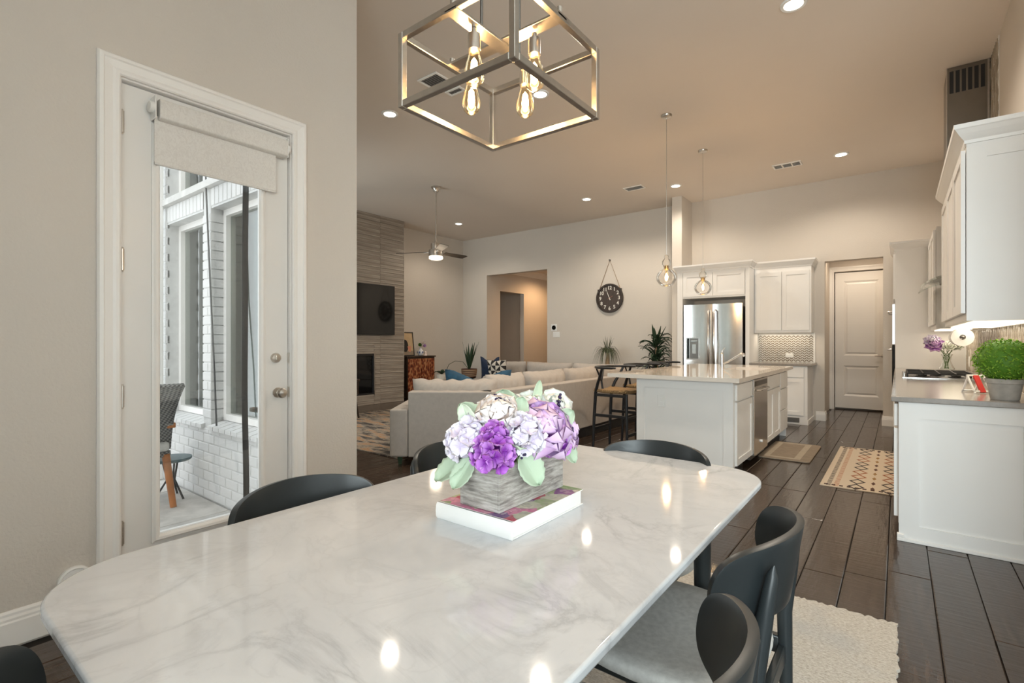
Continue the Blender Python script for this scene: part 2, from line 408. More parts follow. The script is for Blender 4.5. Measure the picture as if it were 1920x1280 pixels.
# ---- floor with planks
mb = MB(); mb.box(-2.856-.17, 3.0, -1.95, 1.69, -.12, -.014); mb.box(-9.0, 3.0, 1.69, 9.12, -.12, -.014); mb.box(-8.9, .2, 9.12, 14.2, -.12, -.014)
floor = struct('floor', mb, 'subfloor')
def proj(x, y, z=0):
    d = -math.sin(YAW)*x+math.cos(YAW)*y; l = math.cos(YAW)*x+math.sin(YAW)*y
    return (960+936*l/d, 640-936*(z-1.235)/d, d) if d > .3 else None
planks = []
x = -8.6; PW = .182; row = 0
while x < 2.8:
    y = -1.9-random.random()*1.5
    while y < 14.0:
        L = random.choice((1.2, 1.5, 1.8, 2.1)); y0 = max(y, -1.9); y1 = min(y+L, 14.0); y += L
        if y1-y0 < .1: continue
        xc = x+PW/2
        if xc < XL-.1 and y1 < 2.05: continue
        if xc < XL and y0 < 1.9: y0 = 1.9
        if xc > XR+.1 and y1 > 2.6: y1 = 2.6
        if y1-y0 < .1: continue
        if y0 > 9.2 and not (-7.9 < xc < -6.0 or -1.0 < xc < .1): continue
        planks.append((x, y0, y1))
    x += PW; row += 1
def score(p):
    x0, y0, y1 = p; best = 0
    xc = x0+PW/2
    if -2.1 < xc < -1.2 and y0 > 4.7 and y1 < 7.4: return 0
    if xc > .05 and y0 > 3.95: return 0
    if xc < -3.1 and not (-4.9 < xc and y0 < 4) : return 0
    n = 0
    for k in range(9):
        q = proj(xc, y0+(y1-y0)*k/8)
        if q and 0 < q[0] < 1920 and 0 < q[1] < 1280: n += 1; best += 1/q[2]**2
    return best
ranked = sorted(planks, key=score, reverse=True)
shown = [p for p in ranked[:270] if score(p) > 0]; rest = [p for p in planks if p not in set(shown)]
cache = {}
for x0, y0, y1 in shown:
    key = round(y1-y0, 2)
    if key not in cache:
        m = MB(); h = key/2; g = .0018; b = .004
        m.add([(-PW/2+g, -h+g, -.014), (PW/2-g, -h+g, -.014), (PW/2-g, h-g, -.014), (-PW/2+g, h-g, -.014),
               (-PW/2+g, -h+g, -.003), (PW/2-g, -h+g, -.003), (PW/2-g, h-g, -.003), (-PW/2+g, h-g, -.003),
               (-PW/2+g+b, -h+g+b, 0), (PW/2-g-b, -h+g+b, 0), (PW/2-g-b, h-g-b, 0), (-PW/2+g+b, h-g-b, 0)],
              [(0, 1, 5, 4), (1, 2, 6, 5), (2, 3, 7, 6), (3, 0, 4, 7), (4, 5, 9, 8), (5, 6, 10, 9), (6, 7, 11, 10), (7, 4, 8, 11), (8, 9, 10, 11)])
        me = m.mesh('plank'); me.materials.append(MATS['hardwood']); cache[key] = me
    o = link('plank', cache[key], floor); o.location = (x0+PW/2, (y0+y1)/2, 0)
m = MB()
for x0, y0, y1 in rest: m.box(x0+.0018, x0+PW-.0018, y0+.0018, y1-.0018, -.014, 0)
m.build('plank_field', 'hardwood', floor, kind='stuff')
# ---- ceiling
mb = MB(); mb.box(XL-.17, 3.0, -1.95, 1.70, CEIL, CEIL+.15); mb.box(-9.0, 3.0, 1.70, 9.4, CEIL, CEIL+.15); struct('ceiling', mb, 'ceiling')
# ---- left wall with the patio door opening
DY0, DY1, DZ = .712, 1.556, 2.472
mb = MB(); T = .17
mb.box(XL-T, XL, -1.95, DY0, -.014, CEIL); mb.box(XL-T, XL, DY1, 2.0, -.014, CEIL); mb.box(XL-T, XL, DY0, DY1, DZ, CEIL)
struct('wall_left', mb, 'wall', 'greige textured wall with the glass patio door')
# ---- back wall with hall opening and passage
mb = MB()
mb.box(XLIV, -7.82, YB, YB+.17, -.014, CEIL); mb.box(-7.82, -6.08, YB, YB+.17, 2.82, CEIL)
mb.box(-6.08, -.905, YB, YB+.17, -.014, CEIL); mb.box(-.905, -.175, YB, YB+.17, 2.48, CEIL); mb.box(-.175, XR+.15, YB, YB+.17, -.014, CEIL)
struct('wall_back', mb, 'wall')
mb = MB(); mb.box(-3.112, -2.943, 8.575, YB, -.014, CEIL); struct('wall_wing', mb, 'wall')
mb = MB(); mb.box(XLIV-.17, XLIV, 2.0, YB+.17, -.014, CEIL); struct('wall_living', mb, 'wall')
mb = MB(); mb.box(XR, XR+.15, 2.6, YB, -.014, CEIL); mb.box(XR, 2.75, 2.6, 2.75, -.014, CEIL); struct('wall_right', mb, 'wall')
# nook walls behind the camera; unseen windows added for the light
def window_unit(name, axis, plane, a0, a1, z0, z1, n, depth=.08):
    w = MB(); f = .05
    def bx(p, q, r, s_):
        if axis == 'y': w.box(p, q, plane-depth/2, plane+depth/2, r, s_)
        else: w.box(plane-depth/2, plane+depth/2, p, q, r, s_)
    bx(a0, a1, z0, z0+f); bx(a0, a1, z1-f, z1)
    for k in range(n+1):
        c = a0+(a1-a0)*k/n; lo = max(a0, c-f/2); hi = min(a1, c+f/2)
        if k == 0: hi = a0+f
        if k == n: lo = a1-f
        bx(lo, hi, z0+f, z1-f)
    o = struct(name, w, 'trim')
    for k in range(n):
        p = MB(); b0 = a0+(a1-a0)*k/n+f/2; b1 = a0+(a1-a0)*(k+1)/n-f/2
        if axis == 'y': p.box(b0, b1, plane-.004, plane+.004, z0+f*.9, z1-f*.9)
        else: p.box(plane-.004, plane+.004, b0, b1, z0+f*.9, z1-f*.9)
        p.build('pane', 'clear_glass' if name in ('window_1', 'window_2', 'window_3') else 'window_glass', o)
    return o
mb = MB(); mb.box(XL-T, 0.20, -1.8, -1.65, -.014, CEIL); mb.box(2.50, 2.75, -1.8, -1.65, -.014, CEIL)
mb.box(0.20, 2.50, -1.8, -1.65, -.014, .5); mb.box(0.20, 2.50, -1.8, -1.65, 3.0, CEIL); struct('wall_rear', mb, 'wall')
window_unit('window_1', 'y', -1.72, 0.20, 2.50, .5, 3.0, 4)  # unseen window, moved and sized to balance the light
mb = MB(); mb.box(2.6, 2.75, -1.65, -1.2, -.014, CEIL); mb.box(2.6, 2.75, 1.8, 2.6, -.014, CEIL); mb.box(2.6, 2.75, -1.2, 1.8, -.014, .5); mb.box(2.6, 2.75, -1.2, 1.8, 3.0, CEIL)
struct('wall_side', mb, 'wall')
window_unit('window_2', 'x', 2.68, -1.2, 1.8, .5, 3.0, 3)  # unseen window, added to let side light in
# ---- living room south wall (painted brick outside)
WIN = [(-5.288, -4.495), (-4.34, -3.25)]
mb = MB()
def sbox(x0, x1, z0, z1, y0=1.686): mb.box(x0, x1, y0, 2.0, z0, z1)
sbox(XLIV-.17, -8.0, -.05, CEIL); sbox(-8.0, -6.0, -.05, .6); sbox(-8.0, -6.0, 2.8, CEIL); sbox(-6.0, -5.288, -.05, CEIL)
sbox(-4.486, -4.349, -.05, CEIL); sbox(-3.25, XL-T, -.05, CEIL)
for a, b in WIN: sbox(a, b, -.05, .55); sbox(a, b, 2.30, 2.52); sbox(a, b, 3.2, CEIL)
wall_patio = struct('wall_patio', mb, 'mortar', 'white painted brick wall outside the glass door')
window_unit('window_3', 'y', 1.85, -8.0, -6.0, .6, 2.8, 2)  # unseen window, added so a lamp outside can light the living room
k = 4
for a, b in WIN:
    window_unit('window_%d' % k, 'y', 1.815, a, b, .60, 2.30, 1); k += 1
    window_unit('window_%d' % k, 'y', 1.815, a, b, 2.52, 3.2, 1); k += 1
# bricks, each a piece of the patio wall
bcache = {}
def brick(x0, x1, y0, y1, z0, z1):
    key = (round(x1-x0, 3), round(y1-y0, 3), round(z1-z0, 3))
    if key not in bcache:
        q = MB(); a, b, c = (d/2 for d in key); e = .004
        q.add([(-a, -b+e, -c), (a, -b+e, -c), (a, b, -c), (-a, b, -c), (-a, -b+e, c), (a, -b+e, c), (a, b, c), (-a, b, c),
               (-a+e, -b, -c+e), (a-e, -b, -c+e), (a-e, -b, c-e), (-a+e, -b, c-e)],
              [(1, 2, 6, 5), (2, 3, 7, 6), (3, 0, 4, 7), (0, 3, 2, 1), (4, 5, 6, 7), (0, 1, 9, 8), (1, 5, 10, 9), (5, 4, 11, 10), (4, 0, 8, 11), (8, 9, 10, 11)])
        me = q.mesh('brick'); me.materials.append(MATS['brick']); bcache[key] = me
    o = link('brick', bcache[key], wall_patio); o.location = ((x0+x1)/2, (y0+y1)/2, (z0+z1)/2)
BH, BL, J = .066, .195, .009
def bricks(x0, x1, z0, z1, y0=1.68, y1=1.70):
    z = z0; r = 0
    while z+BH*.6 < z1:
        zt = min(z+BH, z1); x = x0-(BL+J)*(.5 if r % 2 else 0)
        while x < x1-.01:
            a = max(x, x0); b = min(x+BL, x1)
            if b-a > .025: brick(round(a, 3), round(b, 3), y0, y1, round(z, 3), round(zt, 3))
            x += BL+J
        z += BH+J; r += 1
bricks(-5.7, -3.06, -.03, .535); bricks(-5.7, -5.288, .545, 2.36); bricks(-4.495, -4.34, .62, 2.30, 1.68, 1.775)
bricks(-3.25, -3.06, .545, 2.3)
for a, b in WIN:
    x = a
    while x < b-.03:                                             # soldier course over each window
        brick(round(x, 3), round(min(x+.066, b), 3), 1.68, 1.70, 2.315, 2.455); x += .075
    x = a
    while x < b-.03:                                             # sloping brick sill
        q = MB(); q.add([(x, 1.655, .535), (x+.095, 1.655, .535), (x+.095, 1.80, .535), (x, 1.80, .535), (x, 1.655, .565), (x+.095, 1.655, .565), (x+.095, 1.80, .60), (x, 1.80, .60)],
                        [(0, 3, 2, 1), (4, 5, 6, 7), (0, 1, 5, 4), (1, 2, 6, 5), (2, 3, 7, 6), (3, 0, 4, 7)])
        q.build('sill_brick', 'brick', wall_patio); x += .104
mb = MB(); mb.box(-5.7, -3.06, 1.64, 1.70, 2.46, 2.515); mb.build('stone_band', 'stone_ledge', wall_patio)
bricks(-4.495, -4.34, 2.52, 3.25); bricks(-5.7, -5.288, 2.52, 3.25)
# ---- patio paving
mb = MB(); mb.box(-8.7, XL-T, -3.0, 1.69, -.2, -.045); patio = struct('patio_ground', mb, 'mortar')
yy = 1.66
for r in range(4):
    xx = -3.04-(.45 if r % 2 else 0)
    while xx > -6.4:
        w_ = .9 if xx < -3.04+.001-(.0) else .45
        q = MB(); q.box(xx-.895, min(xx, -3.04), yy-.595, yy-.006, -.06, -.02); q.build('paver', 'patio_stone', patio, bevel=.004, seg=1); xx -= .905
    yy -= .6
# ---- patio door (a pane in a white frame)
o = MB()
o.box(XL-.075, XL-.03, .733, .870, .012, 2.450); o.box(XL-.075, XL-.03, 1.385, 1.538, .012, 2.452)
o.box(XL-.075, XL-.03, .870, 1.385, .012, .285); o.box(XL-.075, XL-.03, .870, 1.385, 2.27, 2.452)
door1 = struct('door_1', o, 'door_paint', 'white patio door with one tall glass pane')
p = MB(); p.box(XL-.056, XL-.050, .868, 1.387, .283, 2.272); p.build('pane', 'door_glass', door1)
prof = [(0, 0), (.034, 0), (.034, .006), (.026, .016), (.014, .018), (.006, .012), (0, .010)]
y0, y1, z0, z1 = .851, 1.402, .25, 2.302; xf = XL-.03
path = [((xf, y0, z0), (0, .7071*1.414, .7071*1.414), (1, 0, 0)), ((xf, y1, z0), (0, -1, 1), (1, 0, 0)), ((xf, y1, z1), (0, -1, -1), (1, 0, 0)), ((xf, y0, z1), (0, 1, -1), (1, 0, 0))]
p = MB(); p.sweep(prof, path, closed=True); p.build('glazing_bead', 'trim', door1)
p = MB(); p.lathe([(.0, .0), (.028, 0), (.030, .004), (.030, .008), (.012, .010), (.010, .030), (.020, .036), (.029, .048), (.030, .060), (.022, .070), (.001, .074)], 20, (xf, 1.477, .936), 'x'); p.build('knob', 'nickel', door1, smooth=40)
p = MB(); p.lathe([(0, 0), (.029, 0), (.029, .010), (.024, .018), (.012, .020), (.001, .020)], 20, (xf, 1.465, 1.139), 'x'); p.box(xf+.018, xf+.026, 1.461, 1.469, 1.125, 1.153); p.build('deadbolt', 'nickel', door1, smooth=40)
for z in (2.266, 1.62, .977, .336):
    p = MB(); p.cyl((XL-.021, .7335, z-.05), (XL-.021, .7335, z+.05), .0075, n=12); p.cyl((XL-.021, .7335, z-.058), (XL-.021, .7335, z+.058), .004, n=8)
    p.build('hinge', 'nickel', door1, smooth=40)
for z in (.936, 1.139):
    p = MB(); p.box(XL-.045, XL-.012, 1.537, 1.545, z-.03, z+.03); p.build('strike_plate', 'nickel', door1)
# jamb and casing
mb = MB(); mb.box(XL-T, XL-.004, DY0, DY0+.014, 0, DZ); mb.box(XL-T, XL-.004, DY1-.014, DY1, 0, DZ); mb.box(XL-T, XL-.004, DY0+.014, DY1-.014, DZ-.014, DZ); mb.box(XL-T, XL-.03, DY0+.014, DY1-.014, -.01, .012)
struct('trim_1', mb, 'trim', 'white jamb of the patio door')
CP = [(0, 0), (.088, 0), (.088, .012), (.080, .022), (.066, .024), (.060, .018), (.030, .012), (.018, .016), (.006, .016), (0, .010)]
def casing(name, axis, plane, sg, a0, a1, z1):
    """door casing round an opening a0..a1, top z1, on a wall face"""
    def fr(a, z, da, dz):
        if axis == 'x': return ((plane, a, z), (0, da, dz), (sg, 0, 0))
        return ((a, plane, z), (da, 0, dz), (0, sg, 0))
    m = MB(); m.sweep(CP, [fr(a0, 0, -1, 0), fr(a0, z1, -1, 1), fr(a1, z1, 1, 1), fr(a1, 0, 1, 0)])
    return struct(name, m, 'trim')
casing('trim_2', 'x', XL, 1, .720, 1.548, 2.466)
# ---- baseboards
BP = [(0, 0), (.016, 0), (.016, .095), (.013, .102), (.013, .112), (.009, .122), (.009, .132), (.004, .142), (0, .142)]
def baseboard(name, pts, outs):
    m = MB(); m.sweep(BP, [((x, y, 0), (ox, oy, 0), (0, 0, 1)) for (x, y), (ox, oy) in zip(pts, outs)]); return struct(name, m, 'trim')
baseboard('baseboard_left', [(XL, -1.65), (XL, .628)], [(1, 0)]*2)
baseboard('baseboard_corner', [(XL, 1.640), (XL, 2.0), (-6.0, 2.0)], [(1, 0), (1, 1), (0, 1)])
baseboard('baseboard_back', [(-.905, YB+.17), (-.905, YB), (-1.02, YB)], [(1, 0), (1, -1), (0, -1)])
baseboard('baseboard_passage', [(-.05, YB), (-.175, YB), (-.175, YB+.17)], [(0, -1), (-1, -1), (-1, 0)])
baseboard('baseboard_living', [(-3.112, YB), (-6.08, YB), (-6.08, YB+.17)], [(0, -1), (-1, -1), (-1, 0)])
baseboard('baseboard_corner_far', [(-7.82, YB+.17), (-7.82, YB), (XLIV, YB), (XLIV, 7.0)], [(1, 0), (1, -1), (1, -1), (1, 0)])
# ---- hall behind the living room
mb = MB(); X0 = -7.82
mb.box(X0-.12, X0, YB+.17, 9.63, -.014, 3.1); mb.box(X0-.12, X0, 10.62, 14.0, -.014, 3.1); mb.box(X0-.12, X0, 9.63, 10.62, 2.49, 3.1)
struct('wall_hall', mb, 'wall', 'warm lit hall wall with an open doorway')
mb = MB(); mb.box(-6.08, -5.96, YB+.17, 14.0, -.014, 3.1); struct('wall_hall_right', mb, 'wall')
mb = MB(); mb.box(-8.9, -5.96, 14.0, 14.1, -.014, 3.1); mb.box(-8.9, X0-.12, 10.9, 11.0, -.014, 3.1); mb.box(-8.9, X0-.12, 9.30, 9.40, -.014, 3.1); mb.box(-9.0, -8.9, 9.3, 11.0, -.014, 3.1); struct('wall_hall_end', mb, 'wall')
mb = MB(); mb.box(-9.0, -5.96, YB+.17, 14.1, 3.1, 3.2); struct('ceiling_hall', mb, 'ceiling')
mb = MB(); mb.sweep([(0, 0), (.014, 0), (.02, .03), (.06, .09), (.09, .11), (.10, .15), (0, .15)], [((X0, YB+.17, 2.95), (1, 0, 0), (0, 0, 1)), ((X0, 14.0, 2.95), (1, 0, 0), (0, 0, 1))]); struct('trim_3', mb, 'trim', 'crown moulding along the hall ceiling')
# doorway in hall: open door leaf inside
mb = MB(); mb.box(X0-.92, X0-.13, 9.70, 9.74, .01, 2.44)
door2 = struct('door_2', mb, 'door_paint', 'door standing open in the hall doorway')
p = MB(); p.ball((X0-.2, 9.78, .98), .03); p.build('knob', 'dark_steel', door2, smooth=60)
# ---- passage with the panelled door
mb = MB(); mb.box(-1.10, -1.0, YB+.17, 10.95, -.014, 3.0); struct('wall_passage_left', mb, 'wall')
mb = MB(); mb.box(-.02, .1, YB+.17, 10.95, -.014, 3.0); struct('wall_passage_right', mb, 'wall')
mb = MB(); mb.box(-1.1, .1, YB+.17, 11.1, 3.0, 3.1); struct('ceiling_passage', mb, 'ceiling')
DX0, DX1, DYY = -.915, -.135, 10.86
mb = MB(); mb.box(-1.0, DX0-.015, DYY, DYY+.12, -.014, 3.0); mb.box(DX1+.015, -.02, DYY, DYY+.12, -.014, 3.0); mb.box(DX0-.015, DX1+.015, DYY, DYY+.12, 2.5, 3.0); mb.box(-1.1, .1, DYY+.125, DYY+.2, -.014, 3.1); struct('wall_passage_end_light_block', mb, 'wall')  # last box is added behind the door to block light under it
mb = MB(); f = DYY+.03
def pan(x0, x1, z0, z1): mb.box(x0, x1, f, f+.035, z0, z1)
pan(DX0, DX0+.13, .03, 2.485); pan(DX1-.13, DX1, .03, 2.485); pan(DX0+.13, DX1-.13, .03, .25); pan(DX0+.13, DX1-.13, .80, .98); pan(DX0+.13, DX1-.13, 2.33, 2.485)
door3 = struct('door_3', mb, 'trim', 'white two-panel door at the end of the passage')
for z0, z1 in ((.25, .80), (.98, 2.33)):
    p = MB(); a, b = DX0+.13, DX1-.13
    p.add([(a, f, z0), (b, f, z0), (b, f, z1), (a, f, z1), (a+.03, f+.016, z0+.03), (b-.03, f+.016, z0+.03), (b-.03, f+.016, z1-.03), (a+.03, f+.016, z1-.03),
           (a+.06, f+.006, z0+.06), (b-.06, f+.006, z0+.06), (b-.06, f+.006, z1-.06), (a+.06, f+.006, z1-.06)],
          [(0, 1, 5, 4), (1, 2, 6, 5), (2, 3, 7, 6), (3, 0, 4, 7), (4, 5, 9, 8), (5, 6, 10, 9), (6, 7, 11, 10), (7, 4, 8, 11), (8, 9, 10, 11)])
    p.build('panel', 'trim', door3)
p = MB(); p.lathe([(.001, 0), (.03, 0), (.03, -.012), (.012, -.014), (.012, -.05), (.001, -.05)], 16, (DX1-.075, f, .98), 'y'); p.tube([(DX1-.075, f-.045, .98), (DX1-.14, f-.048, .982), (DX1-.19, f-.045, .98)], [.010, .009, .007]); p.build('lever_handle', 'nickel', door3, smooth=40)
casing('trim_4', 'y', DYY, -1, DX0-.012, DX1+.012, 2.505)
# ---- ceiling fittings
CANS = [(-.614, 4.208, 'over the right end of the dining area', 115), (-4.422, 3.521, 'left of the square chandelier', 80), (-2.865, 4.172, 'seen through the square chandelier', 130),
        (-7.388, 7.698, 'beside the ceiling fan rod', 55), (-4.334, 7.75, 'above the round wall clock', 100), (-2.83, 7.963, 'in front of the wing wall', 70), (-.604, 7.978, 'right of the ceiling vent above the passage', 85)]
for x, y, wh, en in CANS:
    t = thing('recessed_light', 'round recessed ceiling light ' + wh, 'ceiling light', (x, y, CEIL-.012), group='recessed ceiling lights')
    m = MB(); m.lathe([(.062, .012), (.066, .002), (.085, 0), (.090, .006), (.090, .012)], 28); m.build('trim_ring', 'white_plastic', t, smooth=40)
    m = MB(); m.lathe([(.001, .003), (.064, .004), (.064, .012)], 28); m.build('lens', 'can_light', t, smooth=40)
    l = bpy.data.lights.new('can', 'SPOT'); l.energy = en; l.spot_size = math.radians(150); l.spot_blend = .6; l.shadow_soft_size = .06; l.color = (1, .88, .73)
    lo = bpy.data.objects.new('can', l); C.objects.link(lo); lo.location = (x, y, CEIL-.02)
def vent(x, y, sx, sy, nslots, lab, rz=0):
    t = thing('ceiling_vent', lab, 'vent', (x, y, CEIL-.012), rz, group='ceiling vents')
    m = MB(); fr = .022
    m.box(-sx/2, sx/2, -sy/2, -sy/2+fr, 0, .012); m.box(-sx/2, sx/2, sy/2-fr, sy/2, 0, .012); m.box(-sx/2, -sx/2+fr, -sy/2+fr, sy/2-fr, 0, .012); m.box(sx/2-fr, sx/2, -sy/2+fr, sy/2-fr, 0, .012)
    for k in range(1, nslots): c = -sx/2+sx*k/nslots; m.box(c-.010, c+.010, -sy/2+fr, sy/2-fr, 0, .012)
    m.build('frame', 'trim', t, bevel=.002, seg=1)
    m = MB(); m.box(-sx/2+fr, sx/2-fr, -sy/2+fr, sy/2-fr, .009, .012); m.build('backing', 'vent_dark', t)
    yv = -sy/2+fr+.012
    while yv < sy/2-fr:
        m = MB(); m.add([(-sx/2+fr, yv, .002), (sx/2-fr, yv, .002), (sx/2-fr, yv+.010, .009), (-sx/2+fr, yv+.010, .009), (-sx/2+fr, yv+.001, .0015), (sx/2-fr, yv+.001, .0015), (sx/2-fr, yv+.011, .0085), (-sx/2+fr, yv+.011, .0085)],
                        [(0, 1, 2, 3), (4, 7, 6, 5), (0, 4, 5, 1), (2, 6, 7, 3), (1, 5, 6, 2), (0, 3, 7, 4)]); m.build('slat', 'trim', t); yv += .022
vent(-1.245, 7.99, .36, .20, 3, 'white ceiling vent with three dark slots above the passage')
vent(-3.40, 7.66, .32, .20, 1, 'white ceiling vent near the pendant lamp and wing wall')
vent(-3.52, 3.33, .26, .20, 1, 'white ceiling vent behind the square chandelier')
vent(-3.50, 3.60, .20, .10, 1, 'smaller white ceiling vent beside the one behind the chandelier')
# ================================================================== DINING AREA
def superpoly(a, b, n, k=48):
    out = []
    for i in range(k):
        th = 2*PI*i/k; c, s_ = math.cos(th), math.sin(th)
        out.append((a*math.copysign(abs(c)**(2/n), c), b*math.copysign(abs(s_)**(2/n), s_)))
    return out
def roundrect(x0, x1, y0, y1, r, k=10, bow=0):
    pts = []
    for cx, cy, a0 in ((x1-r, y1-r, 0), (x0+r, y1-r, PI/2), (x0+r, y0+r, PI), (x1-r, y0+r, 1.5*PI)):
        for i in range(k+1):
            a = a0+PI/2*i/k; pts.append((cx+r*math.cos(a), cy+r*math.sin(a)))
    return pts
# ---- rug
t = thing('area_rug', 'beige mottled wool area rug under the marble dining table', 'rug', (-.95, .95, 0))
m = MB(); outl = []
x0, x1, y0, y1 = -2.0, .0, -.75, 2.73
N = 170
for i in range(N): outl.append((x0+(x1-x0)*i/N, y0+random.uniform(-.006, .006)))
for i in range(N): outl.append((x1+random.uniform(-.008, .008), y0+(y1-y0)*i/N))
for i in range(N): outl.append((x1-(x1-x0)*i/N, y1+random.uniform(-.010, .010)-.0*i))
for i in range(N): outl.append((x0+random.uniform(-.006, .006), y1-(y1-y0)*i/N))
m.prism(outl, .0005, .013); m.o = Vector(t.location); m.build('pile', 'beige_rug', t)
# ---- table
TX, TY = -.888, 1.12
t = thing('dining_table', 'long dining table with rounded white marble top and dark legs', 'table', (TX, TY, 0))
m = MB(t); m.prism(roundrect(-1.405, -.371, .192, 2.050, .19, 12), .728, .750); m.build('table_top', 'marble', t, bevel=.006, seg=3, label='white marble top with grey veins')
m = MB(); m.box(-.33, .415, -.72, .75, .690, .727); m.build('under_frame', 'chair_black', t, bevel=.004)
for lx, ly in ((.388, .53), (-.252, .72), (-.302, -.62), (.368, -.69)):
    m = MB(); m.tube([(lx, ly, .70), (lx, ly, .40), (lx*1.02, ly*1.01, .0135)], [.028, .025, .017], 14); m.build('leg', 'chair_black', t, smooth=40)
# ---- chairs
def make_chair():
    t = thing('dining_chair', '-', 'chair')
    # seat
    outl = []
    for x_, y_ in superpoly(.252, .240, 3.0, 44):
        outl.append((x_*(1-.08*(y_ < 0)*min(1, -y_/.24)), y_))
    rings = [(.80, .424), (.985, .428), (1.0, .440), (.985, .452), (.94, .459), (.75, .456), (.45, .449), (.15, .446)]
    vs = []; fs = []; n = len(outl)
    for k, z in rings: vs += [(x_*k, y_*k, z+.02*max(0, -y_/.24*k-.6)) for x_, y_ in outl]
    for i in range(len(rings)-1):
        for j in range(n): fs.append((i*n+j, i*n+(j+1) % n, (i+1)*n+(j+1) % n, (i+1)*n+j))
    fs.append(tuple(range(n-1, -1, -1))); fs.append(tuple(range((len(rings)-1)*n, len(rings)*n)))
    m = MB(); m.add(vs, fs); m.build('seat', 'seat_fabric', t, smooth=50, label='grey upholstered seat pad')
    # curved backrest
    R_ = .29; nu, nv = 44, 10
    def f(u, v):
        a = u*2-1; th = a*.95; e = abs(a)
        a = math.sin(a*PI/2*.985); th = a*.95; e = abs(a)
        hh = .088*(1-.22*e**2)*max(.0, 1-e**11)**.5+.003; zc = .698-.012*e*e
        z = zc+(v*2-1)*hh
        rr = R_
        return (rr*math.sin(th), -.292+rr*(1-math.cos(th))-(z-.70)*.16, z)
    m = MB(); m.surf(f, nu, nv); m.build('backrest', 'chair_black', t, smooth=50, solid=.017, bevel=.005, seg=3, label='curved black wood backrest')
    for sx in (-1, 1):
        m = MB(); m.tube([(sx*.205, -.275, 0), (sx*.185, -.248, .30), (sx*.172, -.247, .50), (sx*.166, -.262, .62), (sx*.163, -.277, .72), (sx*.162, -.281, .745)], [.012, .017, .019, .018, .012, .002], 14)
        m.build('leg', 'chair_black', t, smooth=50)
        m = MB(); m.tube([(sx*.215, .225, 0), (sx*.198, .200, .25), (sx*.188, .188, .425)], [.011, .016, .019], 14); m.build('leg', 'chair_black', t, smooth=50)
        m = MB(); m.box(sx*.18-.012, sx*.18+.012, -.235, .185, .375, .422); m.build('side_rail', 'chair_black', t, bevel=.004)
    m = MB(); m.box(-.18, .18, .176, .198, .375, .422); m.build('front_rail', 'chair_black', t, bevel=.004)
    m = MB(); m.box(-.17, .17, -.252, -.232, .360, .405); m.build('back_rail', 'chair_black', t, bevel=.004)
    return t
ch0 = make_chair()
CH = [(-.49, 1.345, PI/2, 'black wooden chair with grey seat beside the table edge, nearer the island'),
      (-.470, .750, PI/2, 'black wooden chair with grey seat at the bottom edge of the photo'),
      (-1.215, .82, -PI/2, 'black curved chair back rising in front of the patio door'),
      (-1.262, 1.505, -PI/2, 'black curved chair back in front of the sofa, left of the flowers'),
      (-.81, 1.82, PI, 'black curved chair back at the table end in front of the white island'),
      (-.862, .340, 0, 'black curved chair back in the bottom left corner of the photo')]
for i, (x, y, rz, lab) in enumerate(CH):
    c = ch0 if i == 0 else copy_tree(ch0)
    c.location = (x, y, .0 if not (-2 < x < 0) else .0132); c.rotation_euler = (0, 0, rz); c['label'] = lab; c['group'] = 'dining chairs around the marble table'
# ---- roller shade on the door
t = thing('roller_shade', 'cream patterned roller shade pulled part way down the patio door', 'shade', (XL-.03, 1.17, 2.09))
m = MB(t); prof = [(-.0, -.055), (.052, -.055), (.066, -.045), (.070, .03), (.060, .046), (.0, .048)]
m.sweep(prof, [((XL-.03, .868, 2.365), (1, 0, 0), (0, 0, 1)), ((XL-.03, 1.506, 2.365), (1, 0, 0), (0, 0, 1))]); m.build('fabric_cassette', 'shade_fabric', t, bevel=.004)
m = MB(t); m.box(XL+.004, XL+.006, .853, 1.450, 2.10, 2.33); m.build('shade_cloth', 'shade_fabric', t)
m = MB(t); m.cyl((XL+.005, .853, 2.100), (XL+.005, 1.450, 2.100), .007, n=10); m.build('hem_bar', 'shade_fabric', t, smooth=40)
for y in (.850, 1.508):
    m = MB(t); m.box(XL-.03, XL+.036, y-.003, y+.004, 2.31, 2.42); m.cyl((XL+.012, y-.022 if y < 1 else y, 2.365), (XL+.012, y if y < 1 else y+.015, 2.365), .026, n=20); m.build('bracket', 'white_plastic', t, smooth=40, bevel=.002, seg=1)
# ---- round cap low on the wall
m = MB(); m.lathe([(.058, 0), (.060, .004), (.058, .016), (.050, .020), (.046, .016), (.030, .017), (.001, .018)], 32, (0, 0, 0), 'x')
o = m.build('vacuum_inlet_cap', 'white_plastic', None, smooth=35); o.location = (XL, .558, .194); tag(o, 'round white plastic cap low on the wall left of the patio door', 'wall cap')
# ---- book
t = thing('hardcover_book', 'thick white hardcover book with floral cover lying on the marble table', 'book', (-.872, 1.128, .7502))
bx0, bx1, by0, by1 = -1.002, -.742, .954, 1.306
m = MB(t); m.box(bx0, bx1, by0+.006, by1, .7504, .7534); m.build('back_cover', 'paper', t, bevel=.001, seg=1)
m = MB(t); m.box(bx0, bx1, by0+.006, by1, .7926, .7950); m.build('front_cover', 'paper', t, bevel=.001, seg=1)
m = MB(t); m.box(bx0+.001, bx1-.001, by0+.014, by1-.001, .79505, .7954); m.build('cover_print', 'floral_print', t, label='floral print of purple, red and green blossoms')
m = MB(t); m.box(bx0+.005, bx1-.005, by0+.008, by1-.006, .7536, .7924); m.build('page_block', 'paper', t)
m = MB(t); pr = [(0, .7504), (-.005, .757), (-.0065, .7727), (-.005, .788), (0, .795), (.004, .795), (.004, .7504)]
